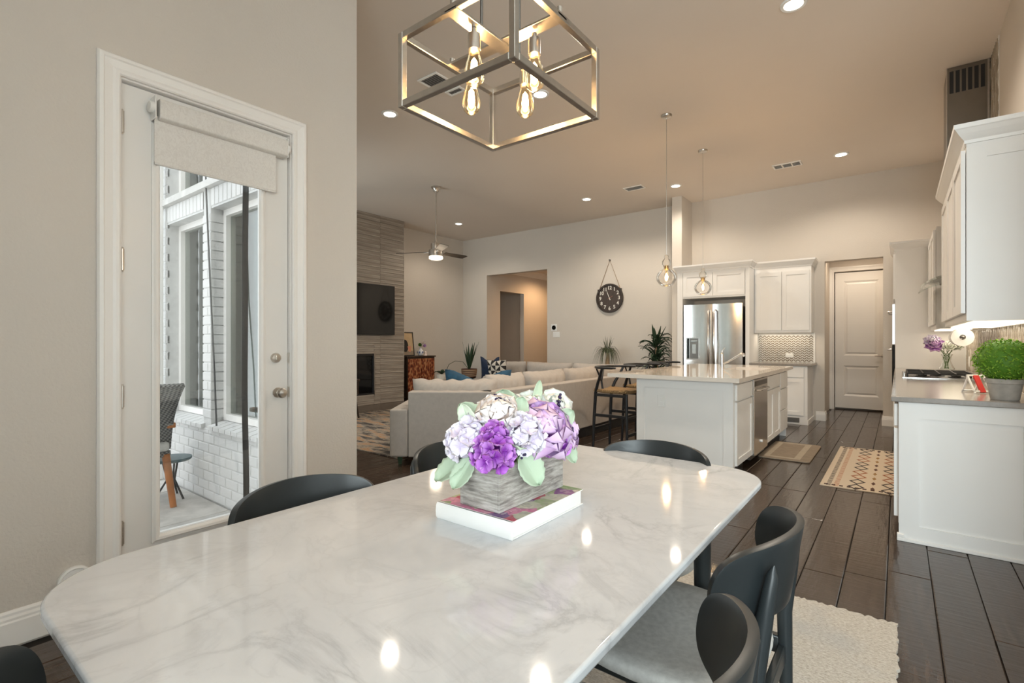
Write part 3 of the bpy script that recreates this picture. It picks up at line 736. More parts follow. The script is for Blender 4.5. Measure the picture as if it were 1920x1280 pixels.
m.add([(bx0, by0+.006+a, z) for a, z in pr]+[(bx1, by0+.006+a, z) for a, z in pr], [tuple(range(6, -1, -1)), tuple(range(7, 14))]+[(i, (i+1) % 7, 7+(i+1) % 7, 7+i) for i in range(7)]); m.build('spine', 'paper', t, smooth=40)
# ---- planter
t = thing('planter_box', 'weathered grey wooden planter box standing on the floral book', 'planter', (-.872, 1.139, .7955))
px0, px1, py0, py1, pz0, pz1 = -.941, -.804, .986, 1.292, .7958, .912
for nm, b in (('side_panel', (px1-.009, px1, py0, py1)), ('side_panel', (px0, px0+.009, py0, py1)), ('end_panel', (px0+.009, px1-.009, py0, py0+.009)), ('end_panel', (px0+.009, px1-.009, py1-.009, py1))):
    m = MB(t); m.box(*b, pz0, pz1); m.build(nm, 'weathered_wood', t, bevel=.001, seg=1)
m = MB(t); m.box(px0+.009, px1-.009, py0+.009, py1-.009, pz0, pz0+.08); m.build('foam_filler', 'soil', t)
# ---- flowers
def frame(d, roll=0):
    d = Vector(d).normalized(); up = Vector((0, 0, 1)) if abs(d.z) < .95 else Vector((0, 1, 0))
    a = up.cross(d).normalized(); b = d.cross(a)
    M_ = Matrix((a, b, d)).transposed().to_4x4()
    return M_ @ Matrix.Rotation(roll, 4, 'Z')
def petal(mb, M_, L, W, cup=.2, curl=.2, base=.0, tip=.75, nu=4, nv=4, wave=0):
    """petal growing along +y in its frame, z is its upper side"""
    ph = random.random()*6
    def f(u, v):
        a = v*2-1; q = max(0.0, min(1.0, u)); s_ = (q**tip)*1.25*math.sqrt(max(0, 1-(q*.999)**6)) if q < 1 else 0
        w = W*max(.06, min(1, s_))*a*.5
        z = cup*W*a*a*(.4+.6*u)+curl*L*u*u+wave*W*math.sin(a*4+ph+u*3)*u
        return (w, base+L*u-.10*L*a*a*u, z)
    old = mb.M; mb.M = M_ if old is None else old @ M_; k0 = len(mb.v); mb.surf(f, nu, nv); mb.M = old
    for i in range(nu+1):
        for j in range(nv+1): mb.pu[k0+i*(nv+1)+j] = i/nu
STEMX = -.872
def flower_thing(name, lab, c, cat='flower', grp='silk flowers in the planter box'):
    return thing(name, lab, cat, c, group=grp)
def stem_part(t, c, y_):
    c = Vector(c); foot = Vector((max(-.92, min(-.825, c.x)), max(1.01, min(1.27, c.y)), .86))
    mid = (c+foot)/2+Vector((0, 0, .01)); m = MB(t); m.tube([foot, mid, c], .003, 6); m.build('stem', 'stem', t, smooth=60)
def hydrangea(lab, c, R_, mat, n=46, ps=.021, sc=(1, 1, 1)):
    t = flower_thing('hydrangea_bloom', lab, c); m = MB()
    for i in range(n):
        z = 1-1.72*(i+.5)/n; r = math.sqrt(max(0, 1-z*z)); th = i*2.39996
        d = Vector((r*math.cos(th), r*math.sin(th), z)); p = Vector((d.x*sc[0], d.y*sc[1], d.z*sc[2]))*R_*random.uniform(.88, 1.06)
        d = (d+Vector((random.uniform(-.3, .3), random.uniform(-.3, .3), random.uniform(-.2, .3)))).normalized()
        F_ = Matrix.Translation(p) @ frame(d, random.random()*6)
        s_ = ps*random.uniform(.9, 1.2)
        for k in range(4):
            petal(m, F_ @ Matrix.Rotation(k*PI/2+random.uniform(-.15, .15), 4, 'Z') @ Matrix.Rotation(random.uniform(.0, .35), 4, 'X'), s_, s_*1.12, .22, .10, .0008, .55, 5, 5, .05)
    m.build('florets', mat, t, smooth=80, fixn=False)
    m = MB(); m.ball((0, 0, -.01), R_*.72, 12, 8, sc); m.build('bloom_core', mat, t, smooth=80)
    stem_part(t, c, 0); return t
def rose(lab, c, d, R_, mat, name='rose_bloom', rows=5, opening=1.0, wv=.05):
    t = flower_thing(name, lab, c); m = MB(); F_ = frame(d)
    for r in range(rows):
        q = r/(rows-1); n = 3+r; tilt = 1.50-q*1.05*opening; rad = R_*(.05+.34*q); L = R_*(.80+.30*q); W = R_*(.80+.75*q)
        for k in range(n):
            a = 2*PI*(k+.5*(r % 2))/n+random.uniform(-.2, .2)
            petal(m, F_ @ Matrix.Rotation(a, 4, 'Z') @ Matrix.Translation((0, rad, -R_*(.25+.30*q))) @ Matrix.Rotation(tilt+random.uniform(-.15, .15), 4, 'X'), L*random.uniform(.9, 1.1), W, .34, .22*(1-q)-.30*q, 0, .40, 8, 8, wv)
    m.build('petals', mat, t, smooth=80, fixn=False)
    m = MB(); m.M = F_; m.ball((0, 0, -R_*.2), R_*.34, 10, 6); m.build('bud_core', mat, t, smooth=80)
    stem_part(t, c, 0); return t
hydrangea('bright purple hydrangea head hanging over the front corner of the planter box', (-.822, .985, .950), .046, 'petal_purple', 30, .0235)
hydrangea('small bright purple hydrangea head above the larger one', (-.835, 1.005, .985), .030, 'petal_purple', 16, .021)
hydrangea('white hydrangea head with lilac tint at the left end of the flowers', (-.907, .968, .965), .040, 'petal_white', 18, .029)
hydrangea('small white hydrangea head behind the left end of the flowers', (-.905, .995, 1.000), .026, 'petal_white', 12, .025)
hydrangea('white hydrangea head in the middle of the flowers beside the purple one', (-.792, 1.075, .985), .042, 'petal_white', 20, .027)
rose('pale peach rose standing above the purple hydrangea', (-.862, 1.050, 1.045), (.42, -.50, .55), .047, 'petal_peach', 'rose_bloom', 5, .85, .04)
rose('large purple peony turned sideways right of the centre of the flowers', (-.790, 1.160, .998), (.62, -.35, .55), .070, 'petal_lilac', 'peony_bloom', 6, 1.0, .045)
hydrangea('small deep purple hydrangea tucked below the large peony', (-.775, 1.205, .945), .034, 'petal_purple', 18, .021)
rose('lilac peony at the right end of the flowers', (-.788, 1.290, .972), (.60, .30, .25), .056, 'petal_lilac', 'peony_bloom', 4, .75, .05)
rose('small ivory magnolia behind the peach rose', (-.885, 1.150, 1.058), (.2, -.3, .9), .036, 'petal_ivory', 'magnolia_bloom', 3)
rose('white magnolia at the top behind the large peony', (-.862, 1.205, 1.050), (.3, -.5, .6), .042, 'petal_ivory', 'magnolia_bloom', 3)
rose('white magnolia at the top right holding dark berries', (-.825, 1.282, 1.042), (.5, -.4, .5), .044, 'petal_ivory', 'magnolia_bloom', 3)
def leaf(lab, p, d, nrm, L, W, mat='leaf_pale', curl=-.15):
    t = thing('silk_leaf', lab, 'leaf', p, group='silk leaves in the planter box')
    d = Vector(d).normalized(); nrm = Vector(nrm); nrm = (nrm-d*nrm.dot(d)).normalized(); a = d.cross(nrm)
    M_ = Matrix((a, d, nrm)).transposed().to_4x4(); m = MB()
    def f(u, v):
        k = v*2-1; s_ = (u**.55)*(1-u)**.62*1.75; jag = 1+.06*math.sin(u*34)
        return (W*.5*k*s_*jag, L*u, -.10*W*abs(k)*0+.16*W*abs(k)+curl*L*u*u+.02*W*math.sin(u*40+abs(k)*3)*abs(k))
    m.M = M_; m.surf(f, 12, 8); m.build('blade', mat, t, smooth=80, solid=.0008, fixn=False)
    m = MB(); m.M = M_; m.tube([(0, L*.0, .0003), (0, L*.5, curl*L*.25+.0006), (0, L*.95, curl*L*.9+.0006)], [.0016, .0012, .0004], 5); m.build('midrib', 'leaf_pale', t, smooth=60)
leaf('pale green leaf drooping over the left end of the planter box', (-.905, .985, .925), (-.52, -.52, -.42), (.25, -.55, .8), .110, .092)
leaf('pale green leaf hanging at the front left corner below the hydrangeas', (-.885, .975, .925), (-.22, -.55, -.66), (.35, -.7, .6), .090, .075)
leaf('large pale green leaf hanging over the long side of the planter box', (-.808, 1.075, .935), (.34, .26, -.62), (.85, -.45, .45), .105, .104)
leaf('green leaf hanging at the right end of the planter box', (-.795, 1.262, .950), (.30, .30, -.65), (.8, -.4, .4), .092, .066)
leaf('pale leaf standing upright behind the white hydrangea on the left', (-.905, 1.000, .985), (-.25, -.15, .85), (.4, -.8, .2), .090, .060, 'petal_ivory', .1)
leaf('broad pale green leaf left of the peach rose', (-.905, 1.035, 1.000), (-.45, -.25, .50), (.5, -.6, .4), .090, .085)
leaf('narrow green leaf pointing up highest of all above the flowers', (-.850, 1.205, 1.035), (.02, .30, .80), (.7, -.6, .1), .092, .036)
leaf('rounded pale green leaf at the top behind the berries', (-.885, 1.115, 1.030), (-.2, .1, .75), (.6, -.7, .2), .070, .095)
leaf('pale green leaf beside the lilac peony', (-.800, 1.235, .985), (.35, .25, .35), (.7, -.6, .3), .075, .075)
leaf('small pale green leaf below the middle white hydrangea', (-.785, 1.030, .955), (.30, -.25, .12), (.6, -.3, .7), .060, .055)
leaf('pale green leaf behind the peach rose on the right', (-.845, 1.105, 1.010), (.1, .2, .6), (.7, -.6, .3), .075, .070)
def berries(lab, p, d, n, L):
    t = thing('berry_sprig', lab, 'berries', p, group='berry sprigs in the planter box'); d = Vector(d).normalized()
    m = MB(); m.tube([(0, 0, -.03), (0, 0, 0), d*L], .0012, 5); m.build('twig', 'stem', t)
    for i in range(n):
        q = d*L*(i/(n-1))+Vector((random.uniform(-1, 1), random.uniform(-1, 1), random.uniform(-1, 1)))*.008
        m = MB(); m.ball(q, random.uniform(.0035, .0050), 8, 6); m.build('berry', 'berry', t, smooth=80)
berries('dark purple berries arching over the peach rose', (-.840, 1.085, 1.058), (-.5, -.2, .25), 18, .055)
berries('dark purple berries standing on the white magnolia', (-.800, 1.255, 1.030), (.02, .06, .5), 16, .045)
berries('dark purple berries in front of the lilac peony', (-.765, 1.250, .985), (.2, .2, -.1), 10, .022)
berries('dark purple berries hanging behind the rim of the planter box', (-.790, 1.045, .945), (.2, .4, -.3), 9, .022)
# ---- chandelier
CX_, CY_, Z0, Z1, HW = -.902, 1.116, 1.898, 2.088, .197
t = thing('square_chandelier', 'open square metal frame chandelier with four glowing bulbs above the table', 'chandelier', (CX_, CY_, Z0))
B = .009
for z, nm in ((Z0, 'lower_bar'), (Z1, 'upper_bar')):
    for sg in (-1, 1):
        m = MB(); m.box(-HW+B, HW-B, sg*HW-B, sg*HW+B, z-Z0-B, z-Z0+B); m.build(nm, 'nickel', t, bevel=.0015, seg=1)
        m = MB(); m.box(sg*HW-B, sg*HW+B, -HW+B, HW-B, z-Z0-B, z-Z0+B); m.build(nm, 'nickel', t, bevel=.0015, seg=1)
for sx in (-1, 1):
    for sy in (-1, 1):
        m = MB(); m.box(sx*HW-B, sx*HW+B, sy*HW-B, sy*HW+B, -B, Z1-Z0+B); m.build('post', 'nickel', t, bevel=.0015, seg=1)
H_ = Z1-Z0
m = MB(); m.box(-.021, .021, -HW-B, HW+B, H_-.011, H_-.003); m.build('cross_bar', 'nickel', t, bevel=.001, seg=1)
m = MB(); m.box(-HW-B, HW+B, -.021, .021, H_-.003, H_+.004); m.build('cross_bar', 'nickel', t, bevel=.001, seg=1)
for x, y in ((0, -HW), (0, HW), (-HW, 0), (HW, 0)):
    m = MB(); m.cyl((x, y, H_+.004), (x, y, H_+.026), .008, n=12); m.build('finial', 'nickel', t, smooth=40)
for sy in (-.086, .086):
    m = MB(); m.cyl((0, sy, H_), (0, sy, CEIL-Z0-.02), .0045, n=10); m.build('rod', 'dark_steel', t, smooth=40)
m = MB(); m.box(-.06, .06, -.15, .15, CEIL-Z0-.025, CEIL-Z0); m.build('canopy', 'nickel', t, bevel=.004)
BULB = [(.001, 0), (.012, .003), (.024, .014), (.0285, .030), (.027, .046), (.020, .072), (.0145, .092), (.013, .104)]
for x, y in ((0, -.116), (0, .116), (-.116, 0), (.116, 0)):
    zs = H_-.012
    m = MB(); m.lathe([(.007, zs), (.007, zs-.014), (.0165, zs-.016), (.0175, zs-.022), (.0175, zs-.058), (.015, zs-.060)], 18, (x, y, 0), cap=True); m.build('socket', 'nickel', t, smooth=40)
    m = MB(); m.lathe(BULB, 20, (x, y, zs-.158)); b_ = m.build('bulb', 'amber_glass', t, smooth=80)
    m = MB(); m.lathe([(.001, .018), (.008, .024), (.011, .045), (.008, .070), (.001, .080)], 12, (x, y, zs-.158)); m.build('filament', 'filament', b_, smooth=80)
    l = bpy.data.lights.new('bulb_light', 'POINT'); l.energy = 1.9; l.color = (1, .68, .38); l.shadow_soft_size = .024
    lo = bpy.data.objects.new('bulb_light', l); C.objects.link(lo); lo.location = (CX_+x, CY_+y, Z0+zs-.125)
# ================================================================== KITCHEN
def carc(t, name, *b, mat='cabinet', bevel=.002):
    m = MB(t); m.box(*b); return m.build(name, mat, t, bevel=bevel, seg=1)
def sdoor(t, name, axis, sg, front, a0, a1, z0, z1, rail=.058):
    m = MB(t); shaker(m, axis, sg, front, a0, a1, z0, z1, rail=rail); return m.build(name, 'cabinet', t)
def sdrawer(t, axis, sg, front, a0, a1, z0, z1):
    m = MB(t); lo, hi = sorted((front-sg*.02, front))
    if axis == 'x': m.box(lo, hi, a0, a1, z0, z1)
    else: m.box(a0, a1, lo, hi, z0, z1)
    return m.build('drawer', 'cabinet', t, bevel=.003, seg=1)
# ---- island
IZ = .872; IX = -1.162
t = thing('kitchen_island', 'white panelled kitchen island body facing the dining table', 'island', (-1.7, 6.05, 0))
carc(t, 'body', -2.052, -1.725, 4.745, 7.355, 0, IZ)
m = MB(t); shaker(m, 'y', -1, 4.718, -2.072, IX, .0, IZ, th=.026, rail=.085, rec=.012); m.build('end_panel', 'cabinet', t)
m = MB(t); shaker(m, 'y', 1, 7.382, -2.072, IX, .0, IZ, th=.026, rail=.085, rec=.012); m.build('end_panel', 'cabinet', t)
m = MB(t); shaker(m, 'x', -1, -2.072, 4.745, 7.355, .0, IZ, th=.02, rail=.085, rec=.007); m.build('back_panel', 'cabinet', t)
m = MB(t); m.box(-2.08, IX+.006, 4.708, 4.718, 0, .05); m.build('base_shoe', 'trim', t, bevel=.003, seg=1)
FX = IX+.021
t = thing('island_cabinet', 'narrow white island cabinet with one drawer above one door beside the dishwasher', 'cabinet', (-1.44, 5.06, 0))
carc(t, 'body', -1.722, IX, 4.748, 5.383, .10, IZ); carc(t, 'toe_kick', -1.722, -1.235, 4.748, 5.383, 0, .10, mat='black_metal')
sdrawer(t, 'x', 1, FX, 4.775, 5.375, .70, .845); sdoor(t, 'door', 'x', 1, FX, 4.775, 5.375, .115, .685)
t = thing('dishwasher', 'stainless steel dishwasher built into the white island', 'dishwasher', (-1.44, 5.71, 0))
carc(t, 'body', -1.722, IX-.002, 5.388, 6.028, .05, IZ-.004, mat='dark_steel'); carc(t, 'door_panel', IX, FX+.012, 5.392, 6.024, .095, .855, mat='steel', bevel=.004)
carc(t, 'control_strip', FX+.012, FX+.014, 5.41, 6.005, .785, .835, mat='black_glass', bevel=0)
m = MB(t); m.tube([(FX+.012, 5.47, .745), (FX+.045, 5.49, .745), (FX+.045, 5.93, .745), (FX+.012, 5.95, .745)], .009, 8); m.build('handle', 'steel', t, smooth=50)
m = MB(t); m.lathe([(.001, .014), (.014, .014), (.014, .0)], 14, (FX+.012, 5.71, .20), 'x'); m.build('badge', 'white_plastic', t, smooth=40)
t = thing('sink_cabinet', 'white island sink cabinet with two doors below a plain front', 'cabinet', (-1.44, 6.44, 0))
carc(t, 'body', -1.722, IX, 6.033, 6.858, .10, .66); carc(t, 'toe_kick', -1.722, -1.235, 6.033, 6.858, 0, .10, mat='black_metal')
carc(t, 'apron', IX-.02, IX, 6.033, 6.858, .66, IZ)
sdrawer(t, 'x', 1, FX, 6.045, 6.848, .70, .845).name = 'false_front'
sdoor(t, 'door', 'x', 1, FX, 6.045, 6.443, .115, .685); sdoor(t, 'door', 'x', 1, FX, 6.450, 6.848, .115, .685)
t = thing('drawer_cabinet', 'white island cabinet with a stack of three drawers at the far corner', 'cabinet', (-1.44, 7.1, 0))
carc(t, 'body', -1.722, IX, 6.863, 7.352, .10, IZ); carc(t, 'toe_kick', -1.722, -1.235, 6.863, 7.352, 0, .10, mat='black_metal')
for z0, z1 in ((.115, .375), (.385, .64), (.65, .845)): sdrawer(t, 'x', 1, FX, 6.875, 7.345, z0, z1)
# worktop with sink cut-out
SX0, SX1, SY0, SY1 = -1.64, -1.22, 6.12, 6.80
m = MB(); z0, z1 = .8722, .910; a, b, c, d = -2.362, -1.095, 4.655, 7.462
m.box(a, SX0, c, d, z0, z1); m.box(SX1, b, c, d, z0, z1); m.box(SX0, SX1, c, SY0, z0, z1); m.box(SX0, SX1, SY1, d, z0, z1)
bm = bmesh.new(); me = m.mesh('tmp'); bm.from_mesh(me); bmesh.ops.remove_doubles(bm, verts=bm.verts, dist=1e-4)
w_ = MB(); w_.v = [tuple(v.co) for v in bm.verts]; w_.f = [tuple(v.index for v in f.verts) for f in bm.faces]; bm.free(); bpy.data.meshes.remove(me)
o = w_.build('island_worktop', 'counter_light', None, bevel=0); tag(o, 'polished cream stone worktop on the white island', 'worktop')
t = thing('undermount_sink', 'white undermount sink basin set in the island worktop', 'sink', (-1.43, 6.46, .70))
m = MB(t); g = .006
m.box(SX0-.01, SX0, SY0, SY1, .70, .8715); m.box(SX1, SX1+.01, SY0, SY1, .70, .8715); m.box(SX0-.01, SX1+.01, SY0-.01, SY0, .70, .8715); m.box(SX0-.01, SX1+.01, SY1, SY1+.01, .70, .8715); m.box(SX0, SX1, SY0, SY1, .70, .71)
m.build('basin', 'porcelain', t); m = MB(t); m.lathe([(.001, .716), (.03, .716), (.04, .711)], 16, (-1.43, 6.46, 0)); m.build('drain', 'steel', t, smooth=40)
t = thing('kitchen_faucet', 'polished steel faucet with slanting pull-out spout on the island', 'faucet', (-1.735, 6.52, .910))
m = MB(); m.lathe([(.030, 0), (.030, .006), (.022, .010), (.020, .05), (.020, .16), (.017, .18), (.008, .19), (.001, .19)], 18, cap=True); m.build('body', 'steel', t, smooth=40)
m = MB(); m.tube([(.01, 0, .045), (.09, -.01, .085), (.19, -.025, .150), (.235, -.03, .175), (.255, -.032, .170), (.262, -.033, .145)], [.013, .012, .013, .018, .019, .017], 12); m.build('spout', 'steel', t, smooth=50)
m = MB(); m.tube([(0, 0, .18), (.004, 0, .215), (.03, 0, .245)], [.010, .007, .006], 8); m.build('lever', 'steel', t, smooth=50)
# ---- bar stools
def make_stool():
    t = thing('bar_stool', '-', 'stool')
    for sx in (-1, 1):
        m = MB(); m.tube([(sx*.215, .205, 0), (sx*.205, .195, .35), (sx*.195, .185, .665)], [.014, .017, .017], 10); m.build('leg', 'stool_black', t, smooth=50)
        m = MB(); m.tube([(sx*.205, -.215, 0), (sx*.20, -.20, .40), (sx*.195, -.185, .66), (sx*.215, -.15, .76), (sx*.250, -.10, .86), (sx*.268, -.07, .935)], [.014, .018, .019, .018, .016, .013], 10); m.build('leg', 'stool_black', t, smooth=50)
        m = MB(); m.box(sx*.206-.009, sx*.206+.009, -.19, .19, .40, .432); m.build('stretcher', 'stool_black', t, bevel=.003)
        m = MB(); m.box(sx*.196-.012, sx*.196+.012, -.185, .185, .625, .655); m.build('seat_rail', 'stool_black', t, bevel=.003)
    for y, z in ((.20, .20), (-.205, .24)):
        m = MB(); m.box(-.2, .2, y-.009, y+.009, z, z+.032); m.build('stretcher', 'stool_black', t, bevel=.003)
    m = MB(); m.surf(lambda u, v: ((u-.5)*.42, (v-.5)*.40, .665+.02*abs(u*2-1)**3+.012*abs(v*2-1)**3), 12, 12); m.build('seat', 'rush', t, smooth=80, solid=.03, label='woven rush seat')
    pts = []
    for i in range(25):
        a = PI*(-.12+1.24*i/24); pts.append((.275*math.cos(a), -.02-.225*math.sin(a) if math.sin(a) > 0 else -.02-.30*math.sin(a), .945))
    m = MB(); m.tube(pts, [.010]+[.0145]*23+[.010], 10); m.build('hoop_rail', 'stool_black', t, smooth=50)
    m = MB(); m.tube([(0, -.195, .665), (0, -.215, .78), (-.055, -.225, .87), (-.095, -.232, .935)], [.013, .013, .010, .009], 8); m.tube([(0, -.215, .78), (.055, -.225, .87), (.095, -.232, .935)], [.012, .010, .009], 8); m.build('splat', 'stool_black', t, smooth=50)
    return t
s0 = make_stool()
for i, (y, lab) in enumerate(((5.20, 'black wishbone bar stool nearest the dining table at the island overhang'), (5.95, 'black wishbone bar stool between the other two at the island'), (6.70, 'black wishbone bar stool farthest along the island near the green plant'))):
    c = s0 if i == 0 else copy_tree(s0)
    c.location = (-2.50, y, 0); c.rotation_euler = (0, 0, -PI/2); c['label'] = lab; c['group'] = 'bar stools along the island'
# ---- pendants
for x, y, lab in ((-2.03, 5.42, 'clear glass globe pendant lamp nearer the camera in front of the wing wall'), (-2.025, 6.71, 'clear glass globe pendant lamp in front of the fridge cabinets')):
    t = thing('pendant_lamp', lab, 'pendant lamp', (x, y, 1.85), group='glass pendants over the island')
    m = MB(); m.lathe([(.06, CEIL-1.85), (.06, CEIL-1.862), (.05, CEIL-1.875), (.008, CEIL-1.882)], 24, cap=True); m.build('canopy', 'nickel', t, smooth=40)
    m = MB(); m.cyl((0, 0, .345), (0, 0, CEIL-1.88), .0035, n=8); m.build('rod', 'nickel', t)
    m = MB(); m.lathe([(.045, .0), (.080, .022), (.104, .060), (.110, .095), (.100, .132), (.072, .165), (.040, .185), (.026, .198), (.030, .212), (.046, .235), (.050, .258), (.042, .283), (.024, .300), (.020, .312), (.028, .322), (.022, .338), (.008, .345)], 28); m.build('glass_shade', 'lamp_glass', t, smooth=80)
    m = MB(); m.cyl((0, 0, .178), (0, 0, .225), .021, n=16); m.build('socket', 'gold_brass', t, smooth=40)
    m = MB(); m.lathe([(.001, .055), (.018, .062), (.026, .085), (.022, .120), (.013, .155), (.012, .178)], 16); b_ = m.build('bulb', 'amber_glass', t, smooth=80)
    m = MB(); m.lathe([(.001, .075), (.009, .082), (.011, .105), (.008, .130), (.001, .140)], 12); m.build('filament', 'filament', b_, smooth=80)
    l = bpy.data.lights.new('bulb_light', 'POINT'); l.energy = 18; l.color = (1, .72, .44); l.shadow_soft_size = .025
    lo = bpy.data.objects.new('bulb_light', l); C.objects.link(lo); lo.location = (x, y, 1.955)
# ---- fridge surround
t = thing('fridge_cabinet', 'tall white cabinet surround with two doors above the fridge', 'cabinet', (-2.41, 8.8, 0))
carc(t, 'side_panel', -2.940, -2.895, 8.475, 9.118, 0, 2.405); carc(t, 'face_frame', -2.985, -2.940, 8.475, 8.572, 0, 2.405); carc(t, 'side_panel', -1.905, -1.845, 8.475, 9.118, 0, 2.405)
carc(t, 'body', -2.895, -1.905, 8.49, 9.118, 1.955, 2.405)
sdoor(t, 'door', 'y', -1, 8.468, -2.885, -2.405, 1.985, 2.375, rail=.06); sdoor(t, 'door', 'y', -1, 8.468, -2.398, -1.915, 1.985, 2.375, rail=.06)
m = MB(t); crown_run(m, [(-2.985, 8.57), (-2.985, 8.468), (-1.845, 8.468), (-1.845, 8.735)], [(-1, 0), (-1, -1), (1, -1), (1, 0)], 2.405); m.build('crown', 'cabinet', t)
t = thing('refrigerator', 'stainless steel french door refrigerator with water dispenser', 'refrigerator', (-2.40, 8.75, 0))
fx0, fx1 = -2.862, -1.94
carc(t, 'body', fx0+.01, fx1-.01, 8.50, 9.10, .03, 1.80, mat='dark_steel')
def fdoor(name, x0, x1, z0, z1, bulge=.018):
    m = MB(t); n = 10; vs = []
    for i in range(n+1):
        x = x0+(x1-x0)*i/n; k = 1-((x-x0)/(x1-x0)*2-1)**2; y = 8.445-bulge*k
        vs += [(x, y, z0), (x, y, z1), (x, 8.498, z0), (x, 8.498, z1)]
    fs = []
    for i in range(n):
        a = i*4; b = a+4; fs += [(a, b, b+1, a+1), (a+2, a+3, b+3, b+2), (a+1, b+1, b+3, a+3), (a, a+2, b+2, b)]
    fs += [(0, 1, 3, 2), (n*4, n*4+2, n*4+3, n*4+1)]; m.add(vs, fs); return m.build(name, 'steel', t, smooth=30)
xm = -2.397
d1 = fdoor('door', fx0, xm-.003, .72, 1.845); d2 = fdoor('door', xm+.003, fx1, .72, 1.845); fdoor('freezer_drawer', fx0, fx1, .06, .71, .02)
for x, dd in ((xm-.045, d1), (xm+.045, d2)):
    m = MB(t); m.tube([(x, 8.425, .80), (x, 8.375, .83), (x, 8.36, 1.2), (x, 8.375, 1.72), (x, 8.425, 1.75)], [.012, .015, .016, .015, .012], 10); m.build('handle', 'steel', dd, smooth=50)
m = MB(t); m.tube([(-2.75, 8.43, .64), (-2.73, 8.375, .64), (-2.07, 8.375, .64), (-2.05, 8.43, .64)], .014, 10); m.build('handle', 'steel', t, smooth=50)
m = MB(t); m.box(-2.815, -2.60, 8.424, 8.436, .93, 1.30); dp = m.build('dispenser', 'steel', d1, bevel=.002, seg=1)
m = MB(t); m.box(-2.80, -2.765, 8.420, 8.426, .95, 1.285); m.build('dispenser_display', 'black_glass', dp)
m = MB(t); m.box(-2.755, -2.615, 8.420, 8.426, .95, 1.285); m.build('dispenser_recess', 'dark_steel', dp)
m = MB(t); m.box(-2.715, -2.655, 8.412, 8.422, 1.03, 1.19); m.box(-2.735, -2.635, 8.405, 8.422, 1.23, 1.255); m.build('dispenser_paddle', 'steel', dp, bevel=.002, seg=1)
# ---- cabinets right of the fridge
t = thing('wall_cabinet', 'white two-door wall cabinet with crown above the herringbone tiles', 'cabinet', (-1.44, 8.95, 1.37))
carc(t, 'body', -1.842, -1.045, 8.80, 9.118, 1.372, 2.40)
sdoor(t, 'door', 'y', -1, 8.778, -1.815, -1.447, 1.41, 2.33); sdoor(t, 'door', 'y', -1, 8.778, -1.440, -1.070, 1.41, 2.33)
m = MB(t); crown_run(m, [(-1.842, 8.80), (-1.045, 8.80), (-1.045, 9.1)], [(0, -1), (1, -1), (1, 0)], 2.40); m.build('crown', 'cabinet', t)
t = thing('base_cabinet', 'white base cabinet with drawer and door right of the fridge', 'cabinet', (-1.44, 8.8, 0))
carc(t, 'body', -1.842, -1.055, 8.475, 9.118, .0, .870)
sdrawer(t, 'y', -1, 8.453, -1.80, -1.455, .70, .845); sdrawer(t, 'y', -1, 8.453, -1.445, -1.10, .70, .845)
sdoor(t, 'door', 'y', -1, 8.453, -1.80, -1.455, .14, .685); sdoor(t, 'door', 'y', -1, 8.453, -1.445, -1.10, .14, .685)
m = MB(t); m.box(-1.36, -1.16, 8.468, 8.475, .03, .10); m.build('toe_vent', 'dark_steel', t)
m = MB(t); m.box(-1.055, -1.045, 8.465, 9.118, 0, .07); m.build('base_shoe', 'trim', t)
m = MB(); m.box(-1.843, -1.005, 8.435, 9.118, .8705, .905); o = m.build('side_worktop', 'counter_dark', None, bevel=.004); tag(o, 'short taupe stone worktop below the herringbone tiles', 'worktop')
simple('mosaic_grout', (.80, .78, .74), .5)
t_ = NT('mosaic'); c_ = t_.ramp(t_.island(), [(0, (.20, .16, .12)), (.45, (.30, .25, .20)), (.8, (.25, .215, .17)), (1, (.36, .32, .27))]); t_.done('mosaic', c_, .18)
t_ = NT('wave_tile'); c_ = t_.ramp(t_.island(), [(0, (.30, .25, .19)), (.6, (.40, .345, .275)), (1, (.50, .45, .38))]); t_.done('wave_tile', c_, .22)
t = thing('herringbone_backsplash', 'taupe and white herringbone tile backsplash below the wall cabinet', 'backsplash', (-1.43, 9.115, .905))
carc(t, 'grout', -1.843, -1.03, 9.108, 9.119, .9055, 1.371, mat='mosaic_grout', bevel=0)
m = MB(t); hw = .0302; x = -1.84; up = True
while x+hw <= -1.028:
    z = .870
    while z < 1.375:
        za, zb = (z, z+hw*.85) if up else (z+hw*.85, z); h = .0205
        if min(za, zb) > .907 and max(za, zb)+h < 1.370:
            m.add([(x+.0015, 9.103, za), (x+hw-.0015, 9.103, zb), (x+hw-.0015, 9.103, zb+h), (x+.0015, 9.103, za+h), (x+.0015, 9.109, za), (x+hw-.0015, 9.109, zb), (x+hw-.0015, 9.109, zb+h), (x+.0015, 9.109, za+h)],
                  [(0, 1, 2, 3), (0, 4, 5, 1), (1, 5, 6, 2), (2, 6, 7, 3), (3, 7, 4, 0)])
        z += .038
    x += hw; up = not up
m.build('tiles', 'mosaic', t, kind='stuff')
def outlet(lab, loc, axis, sg, w_, h_):
    t = thing('outlet_plate', lab, 'outlet', loc)
    def bx(m, a, b, c, d, e, f_):
        if axis == 'y': m.box(a, b, min(c*sg, d*sg), max(c*sg, d*sg), e, f_)
        else: m.box(min(c*sg, d*sg), max(c*sg, d*sg), a, b, e, f_)
        return m
    bx(MB(), -w_/2, w_/2, 0, .006, -h_/2, h_/2).build('plate', 'white_plastic', t, bevel=.002, seg=1)
    n = 2 if max(w_, h_) > .1 else 1
    for k in range(n):
        c_ = (k-.5)*.04 if n == 2 else 0
        if h_ > w_: bx(MB(), -.016, .016, .005, .0085, c_-.014, c_+.014).build('socket_face', 'white_plastic', t, bevel=.001, seg=1)
        else: bx(MB(), c_-.014, c_+.014, .005, .0085, -.016, .016).build('socket_face', 'white_plastic', t, bevel=.001, seg=1)
